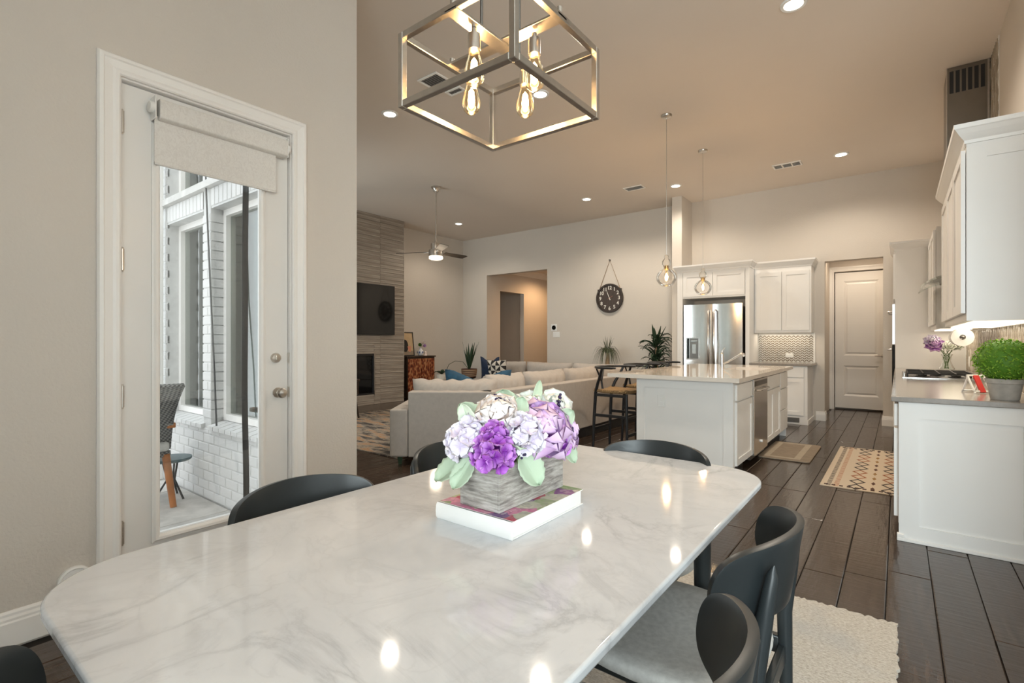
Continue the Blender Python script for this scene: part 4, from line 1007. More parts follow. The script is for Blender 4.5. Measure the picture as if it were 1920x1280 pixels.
outlet('white outlet plate on the white end panel of the island', (-1.82, 4.730, .657), 'y', -1, .072, .116)
outlet('white horizontal outlet plate on the herringbone tiles', (-1.385, 9.103, 1.012), 'y', -1, .115, .07)
# ---- right-hand run
t = thing('end_base_cabinet', 'white base cabinet with large panelled end facing the dining area', 'cabinet', (.33, 4.35, 0))
carc(t, 'body', .0, .652, 3.955, 4.77, .10, .862); carc(t, 'toe_kick', .075, .652, 3.955, 4.77, 0, .10, mat='black_metal')
m = MB(t); shaker(m, 'y', -1, 3.930, .003, .653, .0, .862, th=.026, rail=.10, rec=.011); m.build('end_panel', 'cabinet', t)
m = MB(t); m.box(-.006, .653, 3.918, 3.930, 0, .022); m.box(-.006, .03, 3.918, 3.95, .022, .045); m.build('base_shoe', 'trim', t, bevel=.003, seg=1)
sdrawer(t, 'x', -1, -.021, 3.965, 4.76, .705, .845); sdoor(t, 'door', 'x', -1, -.021, 3.965, 4.76, .14, .69)
for y0, y1, lab in ((4.775, 5.88, 'white base cabinet left of the gas cooktop below the stone worktop'), (5.885, 6.83, 'white base cabinet under the gas cooktop'), (6.835, 8.085, 'white base cabinet between the cooktop and the oven cabinet')):
    t = thing('base_cabinet', lab, 'cabinet', (.33, (y0+y1)/2, 0), group='base cabinets of the cooktop run')
    carc(t, 'body', .0, .652, y0, y1, .10, .862); carc(t, 'toe_kick', .075, .652, y0, y1, 0, .10, mat='black_metal')
    sdrawer(t, 'x', -1, -.021, y0+.008, y1-.008, .705, .845); ym = (y0+y1)/2
    sdoor(t, 'door', 'x', -1, -.021, y0+.008, ym-.003, .12, .69); sdoor(t, 'door', 'x', -1, -.021, ym+.003, y1-.008, .12, .69)
m = MB(); m.box(-.035, .653, 3.900, 8.087, .8625, .895); o = m.build('cooktop_worktop', 'counter_dark', None, bevel=.004); tag(o, 'long taupe stone worktop holding the gas cooktop', 'worktop')
t = thing('oven_cabinet', 'tall white cabinet with built-in oven beside the passage', 'cabinet', (.3, 8.5, 0))
carc(t, 'body', -.03, .652, 8.09, 9.05, .0, 2.40)
m = MB(t); crown_run(m, [(.652, 8.09), (-.03, 8.09), (-.03, 9.05)], [(0, -1), (-1, -1), (-1, 0)], 2.40); m.build('crown', 'cabinet', t)
sdoor(t, 'door', 'x', -1, -.051, 8.11, 8.565, 1.78, 2.36); sdoor(t, 'door', 'x', -1, -.051, 8.572, 9.03, 1.78, 2.36); sdrawer(t, 'x', -1, -.051, 8.11, 9.03, .14, .52)
t = thing('wall_oven', 'built-in steel wall oven seen edge-on in the tall cabinet', 'oven', (-.04, 8.57, .55))
carc(t, 'upper_oven', -.060, -.031, 8.13, 9.01, 1.20, 1.72, mat='steel'); carc(t, 'lower_oven_glass', -.062, -.031, 8.13, 9.01, .57, 1.19, mat='black_glass')
for z in (1.13, 1.62):
    m = MB(t); m.tube([(-.06, 8.2, z), (-.105, 8.22, z), (-.105, 8.92, z), (-.06, 8.94, z)], .010, 8); m.build('handle', 'steel', t, smooth=50)
# wall cabinets on the right
def upper(lab, y0, y1, z0, z1, doors):
    t = thing('wall_cabinet', lab, 'cabinet', (.48, (y0+y1)/2, z0))
    carc(t, 'body', .316, .652, y0+.02, y1, z0, z1)
    m = MB(t); shaker(m, 'y', -1, y0, .316, .652, z0, z1, th=.02, rail=.088, rec=.010); m.build('end_panel', 'cabinet', t)
    st = (y1-y0)/doors
    for k in range(doors): sdoor(t, 'door', 'x', -1, .293, y0+k*st+.02, y0+(k+1)*st-.004, z0+.045, z1-.03)
    m = MB(t)
    if y1 > 7: crown_run(m, [(.652, y0), (.316, y0), (.316, y1)], [(0, -1), (-1, -1), (-1, 0)], z1)
    else: crown_run(m, [(.652, y0), (.316, y0), (.316, y1), (.652, y1)], [(0, -1), (-1, -1), (-1, 1), (0, 1)], z1); m.build('crown', 'cabinet', t)
    m = MB(t); m.box(.35, .60, y0+.05, y1-.05, z0-.012, z0-.001); m.build('light_strip', 'strip_light', t)
    area('under_cabinet_light', (.48, (y0+y1)/2, z0-.02), (0, 0, 0), .2, y1-y0-.2, 1.8, (1, .86, .66))
    return t
upper('white wall cabinet nearest the camera with plain panelled end and crown', 3.932, 5.62, 1.356, 2.388, 3)
upper('white wall cabinet between the range hood and the oven cabinet', 6.86, 8.028, 1.37, 2.44, 2)
area('under_cabinet_light', (-1.44, 8.96, 1.362), (0, 0, 0), .7, .15, 1.5, (1, .86, .66))
# wavy tile on the right wall
def wave_tiles(t, y0, y1, z0, z1):
    m = MB(t); pw, ph = .030, .120; r = 0; y = y0+pw/2
    while y < y1-pw/2+.001:
        z = z0-(ph*.5 if r % 2 else 0)
        while z < z1:
            a, b = max(z, z0), min(z+ph, z1)
            if b-a > .03:
                zz = [(0, a), (pw*.62, a+(b-a)*.25), (pw*.62, a+(b-a)*.5), (pw*.62, a+(b-a)*.75), (0, b)]
                q = [(.06, a), (.45, a+(b-a)*.3), (.48, a+(b-a)*.5), (.45, a+(b-a)*.7), (.06, b), (-.06, b), (-.45, a+(b-a)*.7), (-.48, a+(b-a)*.5), (-.45, a+(b-a)*.3), (-.06, a)]
                cx = random.uniform(.0, .004)
                vs = [(XR-.005, y+w_*pw*1.15, zz_) for w_, zz_ in q]+[(XR-.009-cx, y+w_*pw*.8, a+(zz_-a)*.9+(b-a)*.05) for w_, zz_ in q]
                m.add(vs, [tuple(range(10, 20))]+[(i, (i+1) % 10, 10+(i+1) % 10, 10+i) for i in range(10)])
            z += ph+.004
        y += pw; r += 1
    return m
t = thing('wave_backsplash', 'glossy taupe wave tile backsplash along the cooktop wall below the wall cabinets', 'backsplash', (XR-.004, 6.0, .895))
carc(t, 'grout', XR-.006, XR-.0005, 3.93, 8.087, .8955, 1.352, mat='mosaic_grout', bevel=0)
wave_tiles(t, 3.93, 8.087, .897, 1.350).build('tiles', 'wave_tile', t, kind='stuff')
t = thing('wave_backsplash', 'taupe wave tile strip behind the range hood rising to the ceiling', 'backsplash', (XR-.004, 6.25, 1.352))
carc(t, 'grout', XR-.006, XR-.0005, 5.66, 6.83, 1.352, CEIL-.001, mat='mosaic_grout', bevel=0)
wave_tiles(t, 5.66, 6.83, 1.354, CEIL-.003).build('tiles', 'wave_tile', t, kind='stuff')
outlet('white switch plate on the wave tiles nearer the wall cabinets', (XR-.010, 6.95, 1.005), 'x', -1, .07, .115)
outlet('white switch plate on the wave tiles beside the flower vase', (XR-.010, 7.70, 1.005), 'x', -1, .07, .115)
# ---- range hood
t = thing('range_hood', 'steel chimney range hood with curved glass canopy above the cooktop', 'range hood', (.5, 6.3, 1.75))
m = MB(t); m.box(.357, .635, 6.07, 6.52, 1.86, CEIL-.001); m.build('chimney', 'hood_steel', t, bevel=.003)
m = MB(t); m.box(.351, .357, 6.065, 6.075, 1.86, CEIL-.001); m.box(.626, .640, 6.063, 6.07, 1.86, CEIL-.001); m.build('chimney_edge', 'nickel', t)
for k in range(6):
    m = MB(t); x = .372+k*.042; m.box(x, x+.028, 6.0665, 6.0705, 3.50, 3.70); m.build('vent_slot', 'black_metal', t)
m = MB(t); m.box(.33, .635, 5.95, 6.62, 1.80, 1.86); m.build('motor_housing', 'hood_steel', t, bevel=.004)
m = MB(t); m.surf(lambda u, v: (.640-.47*u, 5.78+1.04*v, 1.80+.03*math.sin(u*PI*.5)-.085*max(0, u-.55)**2/.2), 12, 4); m.build('glass_canopy', 'clear_glass', t, smooth=80, solid=.006)
# ---- cooktop
t = thing('gas_cooktop', 'stainless gas cooktop with black cast iron grates in the worktop', 'cooktop', (.29, 6.36, .895))
carc(t, 'tray', .03, .56, 5.94, 6.78, .8952, .903, mat='steel')
for k in range(3):
    y0 = 5.965+k*.268; m = MB(t); zt = .938
    for a in (y0+.01, y0+.13, y0+.25): m.box(.065, .535, a-.005, a+.005, zt-.008, zt+.004)
    for a in (.07, .185, .30, .415, .53): m.box(a-.005, a+.005, y0+.005, y0+.255, zt-.008, zt+.004)
    for a in (.07, .53):
        for b in (y0+.01, y0+.25): m.box(a-.006, a+.006, b-.006, b+.006, .903, zt)
    m.build('grate', 'cast_iron', t)
for x, y in ((.18, 6.10), (.42, 6.10), (.30, 6.36), (.18, 6.63), (.42, 6.63)):
    m = MB(t); m.lathe([(.055, .903), (.055, .908), (.035, .911), (.035, .922), (.001, .924)], 18, (x, y, 0)); m.build('burner', 'cast_iron', t, smooth=40)
for k in range(5):
    m = MB(t); m.lathe([(.018, .903), (.017, .925), (.001, .927)], 14, (.048, 6.12+k*.12, 0)); m.build('knob', 'steel', t, smooth=40)
# ---- things on the long worktop
t = thing('potted_boxwood', 'round bright green boxwood ball in a grey concrete pot on the worktop', 'plant', (.492, 4.06, .8955))
m = MB(); m.lathe([(.060, 0), (.063, .004), (.078, .095), (.086, .097), (.088, .122), (.080, .124), (.074, .110), (.001, .108)], 26, cap=False); m.build('pot', 'concrete', t, smooth=40)
m = MB(); m.ball((0, 0, .225), .120, 16, 12); m.build('ball_core', 'leaf_boxwood', t, smooth=80)
m = MB(); n = 900
for i in range(n):
    z = 1-2*(i+.5)/n; r = math.sqrt(1-z*z); th = i*2.39996; d = Vector((r*math.cos(th), r*math.sin(th), z))
    p = Vector((0, 0, .225))+Vector((d.x*.130, d.y*.130, d.z*.122))*random.uniform(.92, 1.06)
    dd = (d+Vector((random.uniform(-.7, .7), random.uniform(-.7, .7), random.uniform(-.5, .9)))).normalized()
    petal(m, Matrix.Translation(p) @ frame(dd, random.random()*6), random.uniform(.016, .024), .013, .25, .3, 0, .8, 2, 2)
m.build('foliage', 'leaf_boxwood', t, smooth=80, kind='stuff', fixn=False)
t = thing('recipe_stand', 'small white folding stand holding a red card beside the boxwood pot', 'stand', (.44, 4.46, .8955), .6)
m = MB(); m.M = Matrix.Rotation(-.5, 4, 'X'); m.box(-.055, -.045, -.004, .004, 0, .135); m.box(.045, .055, -.004, .004, 0, .135); m.box(-.055, .055, -.004, .004, .125, .135); m.box(-.055, .055, -.004, .004, .01, .02); m.build('front_frame', 'white_plastic', t)
m = MB(); m.M = Matrix.Translation((0, .115, 0)) @ Matrix.Rotation(.42, 4, 'X'); m.box(-.045, -.035, -.004, .004, 0, .12); m.box(.035, .045, -.004, .004, 0, .12); m.box(-.045, .045, -.004, .004, .005, .015); m.build('back_frame', 'white_plastic', t)
m = MB(); m.M = Matrix.Rotation(-.5, 4, 'X'); m.box(-.016, .018, -.006, .003, .006, .128); m.build('card', 'red_print', t)
t = thing('paper_towel_roll', 'white paper towel roll mounted under the wall cabinet', 'paper towel', (.415, 5.45, 1.270))
m = MB(); m.lathe([(.020, 0), (.072, 0), (.072, .26), (.020, .26), (.020, 0)], 28, (0, 0, 0), 'y'); m.build('paper', 'paper', t, smooth=40)
m = MB(); m.cyl((0, -.02, 0), (0, .28, 0), .009, n=12); m.ball((0, -.02, 0), .014); m.build('rod', 'dark_steel', t, smooth=40)
m = MB(); m.box(-.008, .008, .262, .27, 0, .074); m.build('bracket', 'dark_steel', t)
t = thing('flower_vase', 'clear glass vase with lilac and white blooms behind the cooktop', 'vase', (.452, 7.80, .8955))
m = MB(); m.lathe([(.001, .006), (.075, .006), (.078, .02), (.06, .05), (.040, .11), (.045, .16), (.060, .19)], 24); m.build('glass', 'clear_glass', t, smooth=80)
m = MB()
for k in range(7): a = k*.9; m.tube([(.02*math.cos(a), .02*math.sin(a), .02), (.03*math.cos(a+2), .03*math.sin(a+2), .15), (.09*math.cos(a), .09*math.sin(a), .28)], .004, 5)
m.build('stems', 'stem', t, smooth=60)
def minibloom(t, name, c, R_, mat, d=(0, -.8, .5)):
    m = MB(); F_ = Matrix.Translation(c) @ frame(d)
    for r in range(4):
        q = r/3
        for k in range(5+r): petal(m, F_ @ Matrix.Rotation(2*PI*(k+.5*r)/(5+r), 4, 'Z') @ Matrix.Translation((0, R_*.25*q, -R_*.3*q)) @ Matrix.Rotation(1.4-1.2*q, 4, 'X'), R_*(.8+.3*q), R_*(.7+.4*q), .3, .05, 0, .65, 3, 3)
    m.build(name, mat, t, smooth=80, fixn=False)
minibloom(t, 'bloom', (-.11, -.03, .30), .085, 'petal_lilac'); minibloom(t, 'bloom', (-.13, -.02, .345), .075, 'petal_white'); minibloom(t, 'bloom', (.02, -.06, .29), .06, 'petal_ivory'); minibloom(t, 'bloom', (.09, -.02, .29), .055, 'petal_ivory')
for k, (dx, dy, dz) in enumerate(((-.5, -.2, .4), (.6, -.1, .25), (-.1, -.2, .9), (.2, -.1, .8))):
    m = MB(); petal(m, Matrix.Translation((0, 0, .25)) @ frame((-dz*.5, -.8, .3)) @ Matrix.Rotation(-.9+k*.7, 4, 'Z'), .13, .035, .1, -.2); m.build('leaf', 'leaf_green', t, smooth=80, fixn=False)
# ---- mats
t = thing('kitchen_mat', 'tan cushioned kitchen mat with light border in front of the sink cabinet', 'mat', (-.95, 6.32, 0))
m = MB(t); m.prism(roundrect(-1.19, -.708, 5.82, 6.835, .04, 6), .0005, .016); m.build('base_pad', 'mat_tan', t, bevel=.006)
m = MB(t)
for b in ((-1.14, -.80, 5.88, 5.93), (-1.14, -.80, 6.74, 6.79), (-1.14, -1.09, 5.93, 6.74), (-.86, -.80, 5.93, 6.74)): m.box(*b, .0155, .0168)
m.build('border_band', 'mat_light', t)
m = MB(); m.box(-.30, .30, -.985, .985, .0005, .007); o = m.build('kilim_runner', 'kilim', None); o.location = (-.235, 6.005, 0); tag(o, 'cream kilim runner with black and rust diamonds in front of the cooktop run', 'rug')
# ================================================================== LIVING ROOM
# ---- fireplace
FXF = -8.16; FY0, FY1 = 4.0, 6.86
t = thing('fireplace', 'floor to ceiling fireplace wall of taupe linear tile', 'fireplace', (-8.38, 5.4, 0))
BX0, BX1, BZ0, BZ1 = 4.55, 6.11, .20, 1.0
m = MB(t); a, b = XLIV+.001, FXF-.012
m.box(a, b, FY0, BX0, 0, CEIL-.002); m.box(a, b, BX1, FY1-.008, 0, CEIL-.002); m.box(a, b, BX0, BX1, 0, BZ0); m.box(a, b, BX0, BX1, BZ1, CEIL-.002); m.build('core', 'wall', t)
tcache = {}
z = 0; r = 0; TH, TW = .298, .60
while z < CEIL-.05:
    zt = min(z+TH, CEIL-.002); y = FY1
    while y > FY0+.05:
        y0 = max(y-TW, FY0); segs = [(y0, y, z, zt)]
        if y > BX0 and y0 < BX1 and zt > BZ0 and z < BZ1:
            segs = []
            if y > BX1: segs.append((BX1, y, z, zt))
            if y0 < BX0: segs.append((y0, BX0, z, zt))
            if z < BZ0: segs.append((max(y0, BX0), min(y, BX1), z, BZ0))
            if zt > BZ1: segs.append((max(y0, BX0), min(y, BX1), BZ1, zt))
        for sa, sb, sc_, sd in segs:
            key = (round(sb-sa, 2), round(sd-sc_, 2))
            if key not in tcache:
                q = MB(); nz = max(2, int(key[1]/.036)); gy, gz = key[0]/2-.0015, key[1]/2-.0015
                vs = []; fs = []
                for i in range(nz+1):                      # ribbed face, strips proud by turns
                    zz = -gz+2*gz*i/nz
                    vs += [(-.012, -gy, zz), (-.012, gy, zz)]
                    if i < nz:
                        p = .0 if i % 2 else .006
                        k0 = len(vs); vs += [(p, -gy, zz+.001), (p, gy, zz+.001), (p, gy, zz+2*gz/nz-.001), (p, -gy, zz+2*gz/nz-.001)]
                        fs.append((k0, k0+1, k0+2, k0+3)); fs.append((k0-2, k0-1, k0+1, k0))
                        fs.append((k0+3, k0+2, k0+5, k0+4)); fs.append((k0-1, k0+5, k0+2, k0+1)); fs.append((k0-2, k0, k0+3, k0+4))
                me_ = MB(); me_.v = vs; me_.f = fs; me = me_.mesh('tile'); me.materials.append(MATS['linear_tile']); tcache[key] = me
            o = link('tile', tcache[key], t); o.location = Vector((FXF, (sa+sb)/2, (sc_+sd)/2))-Vector(t.location)
        y -= TW
    # side face tiles
    q = MB(t); q.box(XLIV+.001, FXF-.001, FY1-.008, FY1, z+.001, zt-.001); q.build('side_tile', 'linear_tile', t)
    z += .300; r += 1
m = MB(t); m.box(FXF-.02, FXF+.006, FY1-.006, FY1+.006, 0, CEIL-.002); m.build('edge_trim', 'nickel', t)
m = MB(t); f = .045
m.box(FXF-.03, FXF+.012, BX0, BX1, BZ1-f, BZ1); m.box(FXF-.03, FXF+.012, BX0, BX1, BZ0, BZ0+.03); m.box(FXF-.03, FXF+.012, BX0, BX0+f, BZ0+.03, BZ1-f); m.box(FXF-.03, FXF+.012, BX1-.03, BX1, BZ0+.03, BZ1-f); m.build('firebox_frame', 'black_metal', t, bevel=.002, seg=1)
m = MB(t); m.box(XLIV+.01, FXF-.3, BX0, BX1, BZ0, BZ1); m.build('firebox_back', 'black_metal', t)
m = MB(t); m.box(FXF-.02, FXF-.014, BX0+f, BX1-.03, BZ0+.03, BZ1-f); m.build('fire_glass', 'black_glass', t)
m = MB(t); m.box(FXF+.001, FXF+.016, BX1-.004, BX1+.010, BZ0-.01, BZ1+.01); m.box(FXF+.001, FXF+.016, BX0, BX1, BZ1, BZ1+.012); m.build('firebox_trim', 'nickel', t)
t = thing('television', 'flat black television mounted on the tiled fireplace wall', 'television', (-8.1, 5.85, 1.37))
m = MB(t); m.box(FXF+.02, FXF+.055, 5.12, 6.58, 1.366, 2.357); m.build('casing', 'black_metal', t, bevel=.003)
m = MB(t); m.box(FXF+.055, FXF+.057, 5.13, 6.57, 1.382, 2.348); m.build('screen', 'black_glass', t)
m = MB(t); m.box(FXF+.007, FXF+.02, 5.6, 6.1, 1.6, 2.1); m.build('wall_mount', 'dark_steel', t)
# ---- chest, picture, vase
t = thing('red_chest', 'red-brown carved wooden chest beside the fireplace', 'cabinet', (-8.4, 7.38, 0))
m = MB(t); m.box(-8.58, -8.205, 6.985, 7.775, .04, .895); m.build('body', 'dark_wood', t, bevel=.004)
m = MB(t); m.box(-8.60, -8.185, 6.965, 7.80, .895, .922); m.build('top', 'dark_wood', t, bevel=.004)
for y0, y1 in ((7.005, 7.375), (7.385, 7.755)):
    m = MB(t); shaker(m, 'x', 1, -8.188, y0, y1, .09, .865, th=.016, rail=.05, rec=.006); d = m.build('door', 'red_chest', t)
    m = MB(t); yk = y1-.04 if y0 < 7.2 else y0+.04; m.ball((-8.18, yk, .48), .012); m.build('knob', 'gold_brass', d, smooth=60)
for y in (7.02, 7.74):
    for x in (-8.55, -8.23): m = MB(t); m.box(x-.02, x+.02, y-.02, y+.02, 0, .04); m.build('foot', 'dark_wood', t)
t = thing('framed_picture', 'framed print of a dark oval vase and a clay cup leaning on the red chest', 'picture', (-8.40, 7.15, .9225))
Mx = Matrix.Translation((0, 0, 0)) @ Matrix.Rotation(-.12, 4, 'Y')
def fr(name, mat, y0, y1, z0, z1, x0, x1, par=None):
    m = MB(); m.M = Mx; m.box(x0, x1, y0, y1, z0, z1); return m.build(name, mat, par or t)
fr('print', 'picture_mat', -.18, .18, .02, .50, 0, .012)
for a_ in ((-.20, -.18, 0, .52), (.18, .20, 0, .52), (-.18, .18, 0, .02), (-.18, .18, .50, .52)): fr('frame_bar', 'black_metal', *a_, -.004, .02)
fr('table_band', 'mat_tan', -.18, .18, .02, .11, .012, .0126)
m = MB(); m.M = Mx; m.add([(.0135, -.04+.085*math.cos(2*PI*k/24), .22+.135*math.sin(2*PI*k/24)) for k in range(24)], [tuple(range(24))]); m.build('vase_motif', 'black_metal', t)
m = MB(); m.M = Mx; m.add([(.0145, .02, .21), (.0145, .12, .21), (.0145, .10, .09), (.0145, .05, .09)], [(0, 1, 2, 3)]); m.build('cup_motif', 'pink_clay', t)
t = thing('porcelain_vase', 'small blue and white porcelain vase with blossoms on the red chest', 'vase', (-8.36, 7.50, .9225))
m = MB(); m.lathe([(.03, 0), (.055, .02), (.068, .07), (.06, .11), (.03, .14), (.028, .17), (.035, .18)], 20, cap=True); m.build('body', 'porcelain', t, smooth=60)
for k in range(6):
    a = k*PI/3; m = MB(); m.ball((.061*math.cos(a), .061*math.sin(a), .075), .016, 8, 6, (1, 1, 1.5)); m.build('blue_motif', 'porcelain_blue', t, smooth=60)
for k, (dx, dy, dz, mt) in enumerate(((0, .04, .25, 'petal_peach'), (.02, .10, .22, 'petal_lilac'), (0, -.02, .24, 'leaf_green'), (.02, .08, .30, 'petal_peach'))):
    minibloom(t, 'blossom', (dx, dy, dz), .035, mt, (.8, -.4, .3))
m = MB(); m.tube([(0, 0, .15), (0, .02, .22), (.01, .05, .27)], .004, 5); m.build('stems', 'stem', t)
t = thing('pink_figurine', 'small pale pink figurine beside the porcelain vase', 'figurine', (-8.34, 7.63, .9225))
m = MB(); m.lathe([(.035, 0), (.03, .02), (.018, .05), (.022, .07), (.016, .095), (.001, .10)], 14, cap=True); m.build('body', 'petal_peach', t, smooth=60)
# ---- rugs and sofa
m = MB(); m.box(-1.55, 1.55, -1.2, 1.2, .0005, .011); o = m.build('living_rug', 'living_rug', None); o.location = (-5.72, 4.62, 0); tag(o, 'dark distressed rug with rust and beige streaks in the living room', 'rug')
t = thing('sectional_sofa', 'large beige fabric sectional sofa with loose back cushions', 'sofa', (-4.5, 6.0, 0))
def sbox_(name, M_, x0, x1, y0, y1, z0, z1, bev, seg=3, mat='sofa'):
    m = MB(t); m.M = M_; m.box(x0, x1, y0, y1, z0, z1); return m.build(name, mat, t, bevel=bev, seg=seg)
# angled near section, local x to the left along its back, local y into the seat
e1 = Vector((-math.cos(YAW), -math.sin(YAW), 0)); e2 = Vector((-math.sin(YAW), math.cos(YAW), 0))
Mn = Matrix((( e1.x, e2.x, 0, -3.19), (e1.y, e2.y, 0, 3.80), (0, 0, 1, 0), (0, 0, 0, 1)))
sbox_('back_frame', Mn, .0, .835, 0, .17, .085, .735, .012)
sbox_('arm', Mn, .838, 1.02, .0, 1.02, .085, .560, .02)
sbox_('seat_base', Mn, -.05, .836, .17, 1.0, .085, .30, .012)
sbox_('seat_cushion', Mn, -.05, .834, .20, 1.02, .302, .47, .04)
def cushion(name, M_, sx, sy, sz, wr=.012, mat='sofa', parent=None, puff=.25):
    n = 14; m = MB(); m.M = M_; sgn = lambda a_: math.copysign(1, a_)
    ph = random.random()*9
    def f(u, v, side):
        a, b = u*2-1, v*2-1
        e = (max(0, 1-abs(a)**4)*max(0, 1-abs(b)**4))**.45
        pinch = 1-.06*(abs(a)**2*abs(1-abs(b))+abs(b)**2*abs(1-abs(a)))
        w_ = wr*math.sin(a*17+ph+b*2+1.5*math.sin(b*5))*(1-abs(a)**6)*(.3+.7*abs(b))
        return (a*sx/2*pinch, side*(sy/2*e)+w_*e, b*sz/2*pinch+w_*.3)
    m.surf(lambda u, v: f(u, v, 1), n*2, n); m.surf(lambda u, v: f(u, v, -1), n*2, n)
    return m.build(name, mat, parent or t, smooth=80)
def TM(x, y, z, rz=0, rx=0): return Matrix.Translation(Vector((x, y, z))-Vector(t.location)) @ Matrix.Rotation(rz, 4, 'Z') @ Matrix.Rotation(rx, 4, 'X')
pc = Mn @ Vector((.40, .28, 0)); cushion('back_cushion', TM(pc.x, pc.y, .625, YAW, -.10), .90, .32, .44, .034)
I4 = Matrix.Identity(4)
for k, (y0, y1) in enumerate(((3.80, 4.815), (4.82, 6.40), (6.405, 8.45))): sbox_('back_frame', I4, -3.36, -3.19, y0, y1, .125, .735, .012)
def W2(x, y): q = Mn @ Vector((x, y, 0)); return (q.x, q.y)
m = MB(t); m.prism([W2(-.0, .165), (-3.35, 4.46), (-3.62, 4.46), W2(.12, .46)], .30, .715); m.build('corner_wedge', 'sofa', t, bevel=.03, seg=3)
m = MB(t); m.prism([W2(-.05, .17), (-3.37, 4.44), (-4.15, 4.44), W2(-.052, 1.0)], .125, .468); m.build('corner_seat', 'sofa', t, bevel=.03, seg=3)
sbox_('plinth', I4, -4.05, -3.215, 4.2, 8.35, .0, .12, .004, 1, 'black_metal')
sbox_('seat_base', I4, -4.15, -3.36, 4.2, 8.27, .125, .30, .012)
for y0, y1 in ((4.45, 5.4), (5.41, 6.6), (6.61, 7.55)): sbox_('seat_cushion', I4, -4.16, -3.40, y0, y1, .302, .47, .04)
for k, (y0, y1) in enumerate(((4.02, 4.66), (4.68, 5.55), (5.57, 6.45), (6.47, 7.4))): cushion('back_cushion', TM(-3.49, (y0+y1)/2, .655, PI/2, .10), y1-y0, .30, .46, .010)
sbox_('back_frame', I4, -6.9, -3.37, 8.28, 8.45, .125, .735, .012)
sbox_('plinth', I4, -6.8, -4.06, 7.55, 8.35, .0, .12, .004, 1, 'black_metal')
sbox_('seat_base', I4, -6.9, -4.16, 7.45, 8.27, .125, .30, .012)
for x0, x1 in ((-6.9, -5.9), (-5.89, -4.9), (-4.89, -4.17)): sbox_('seat_cushion', I4, x0, x1, 7.43, 8.23, .302, .47, .04)
for x0, x1 in ((-6.86, -5.92), (-5.90, -4.85), (-4.83, -3.9)): cushion('back_cushion', TM((x0+x1)/2, 8.13, .625, 0, .10), x1-x0, .28, .42, .008)
for x, y in ((.93, .08), (.93, .92)):
    p = Mn @ Vector((x, y, 0)); m = MB(t); m.tube([(p.x, p.y, 0), (p.x, p.y, .086)], [.022, .034], 4); m.build('foot', 'leaf_dark', t)
# ---- throw pillows
def pillow(lab, loc, rz, rx, s, mat, chop=.0, wd=None):
    wd = wd or s
    t = thing('throw_pillow', lab, 'pillow', loc, rz)
    n = 16; m = MB(); m.M = Matrix.Rotation(rx, 4, 'X')
    def f(u, v, side):
        a, b = u*2-1, v*2-1; e = (max(0, 1-a*a)*max(0, 1-b*b))**.40
        pin = 1-.10*(a*a*(1-abs(b))+b*b*(1-abs(a)))-.0
        dip = chop*s*max(0, 1-abs(a)*1.25)*max(0, b+.2)
        return (a*wd/2*pin, side*.085*e, (b*s/2*pin)-dip+s/2)
    m.surf(lambda u, v: f(u, v, 1), n, n); m.surf(lambda u, v: f(u, v, -1), n, n); m.build('cover', mat, t, smooth=80)
    pts = [(a*s/2*1.0, 0, b*s/2+s/2) for a, b in ((-1, -1), (1, -1))]
    m = MB(); m.M = Matrix.Rotation(rx, 4, 'X'); m.tube([(-wd/2*.98, 0, s*.01), (0, 0, s*.055), (wd/2*.98, 0, s*.01)], .005, 6); m.build('seam', mat, t, smooth=60)
pp = Mn @ Vector((.19, .60, 0))
pillow('teal velvet throw pillow with dented top on the near sofa section', (pp.x, pp.y, .468), YAW-.1, -.12, .455, 'teal', .20, .76)
pillow('navy velvet throw pillow with dented top behind the patterned pillow', (-6.62, 7.85, .468), .15, .10, .46, 'navy', .22)
pillow('black and white star patterned throw pillow in front of the navy pillow', (-6.20, 7.58, .468), .25, .22, .42, 'geo_pillow')
# ---- plants
def blade_plant(m, base, n, L, W, spread, droop, upright=1.0, seed=1, zj=0):
    rnd = random.Random(seed)
    for i in range(n):
        a = i*2.39996+rnd.uniform(-.3, .3); l = L*rnd.uniform(.7, 1.1); sp = spread*rnd.uniform(.4, 1.1); dr = droop*rnd.uniform(.6, 1.2); w_ = W*rnd.uniform(.8, 1.15)
        dx, dy = math.cos(a), math.sin(a); bz = base[2]+rnd.uniform(-zj, zj)
        def f(u, v, l=l, sp=sp, dr=dr, w_=w_, dx=dx, dy=dy, bz=bz):
            r = sp*u+.01; z = l*upright*u-dr*u*u*u*1.0
            wd = w_*(v-.5)*max(.05, math.sin(PI*min(1, u*.9+.1)))
            return (base[0]+dx*r-dy*wd, base[1]+dy*r+dx*wd, bz+z+abs(v-.5)*w_*.3)
        m.surf(f, 7, 2)
    return m
t = thing('snake_plant', 'dark snake plant in a striped woven basket left of the hall opening', 'plant', (-7.62, 8.28, .0))
m = MB(); m.lathe([(.15, .44), (.165, .50), (.18, .60), (.178, .625), (.165, .62), (.001, .60)], 24); m.build('basket', 'striped_basket', t, smooth=40)
m = MB(); blade_plant(m, (0, 0, .58), 15, .62, .045, .22, .03, seed=5); m.build('leaves', 'leaf_dark', t, smooth=80, solid=.002, fixn=False)
m = MB(); m.tube([(0, 0, .6), (-.08, -.12, .78), (-.22, -.22, .80), (-.34, -.30, .72), (-.38, -.33, .60)], [.006]*5, 6); m.build('stalk', 'leaf_dark', t, smooth=60)
m = MB(); m.lathe([(.16, .0), (.15, .02), (.06, .05), (.05, .38), (.15, .42), (.16, .44)], 20, cap=True); m.build('stand', 'dark_wood', t, smooth=40)
t = thing('orchid_plant', 'low dark-leaved plant beside the snake plant', 'plant', (-7.75, 7.55, 0))
m = MB(); m.lathe([(.10, .42), (.12, .54), (.11, .54), (.001, .52)], 18); m.build('pot', 'cream_pot', t, smooth=40)
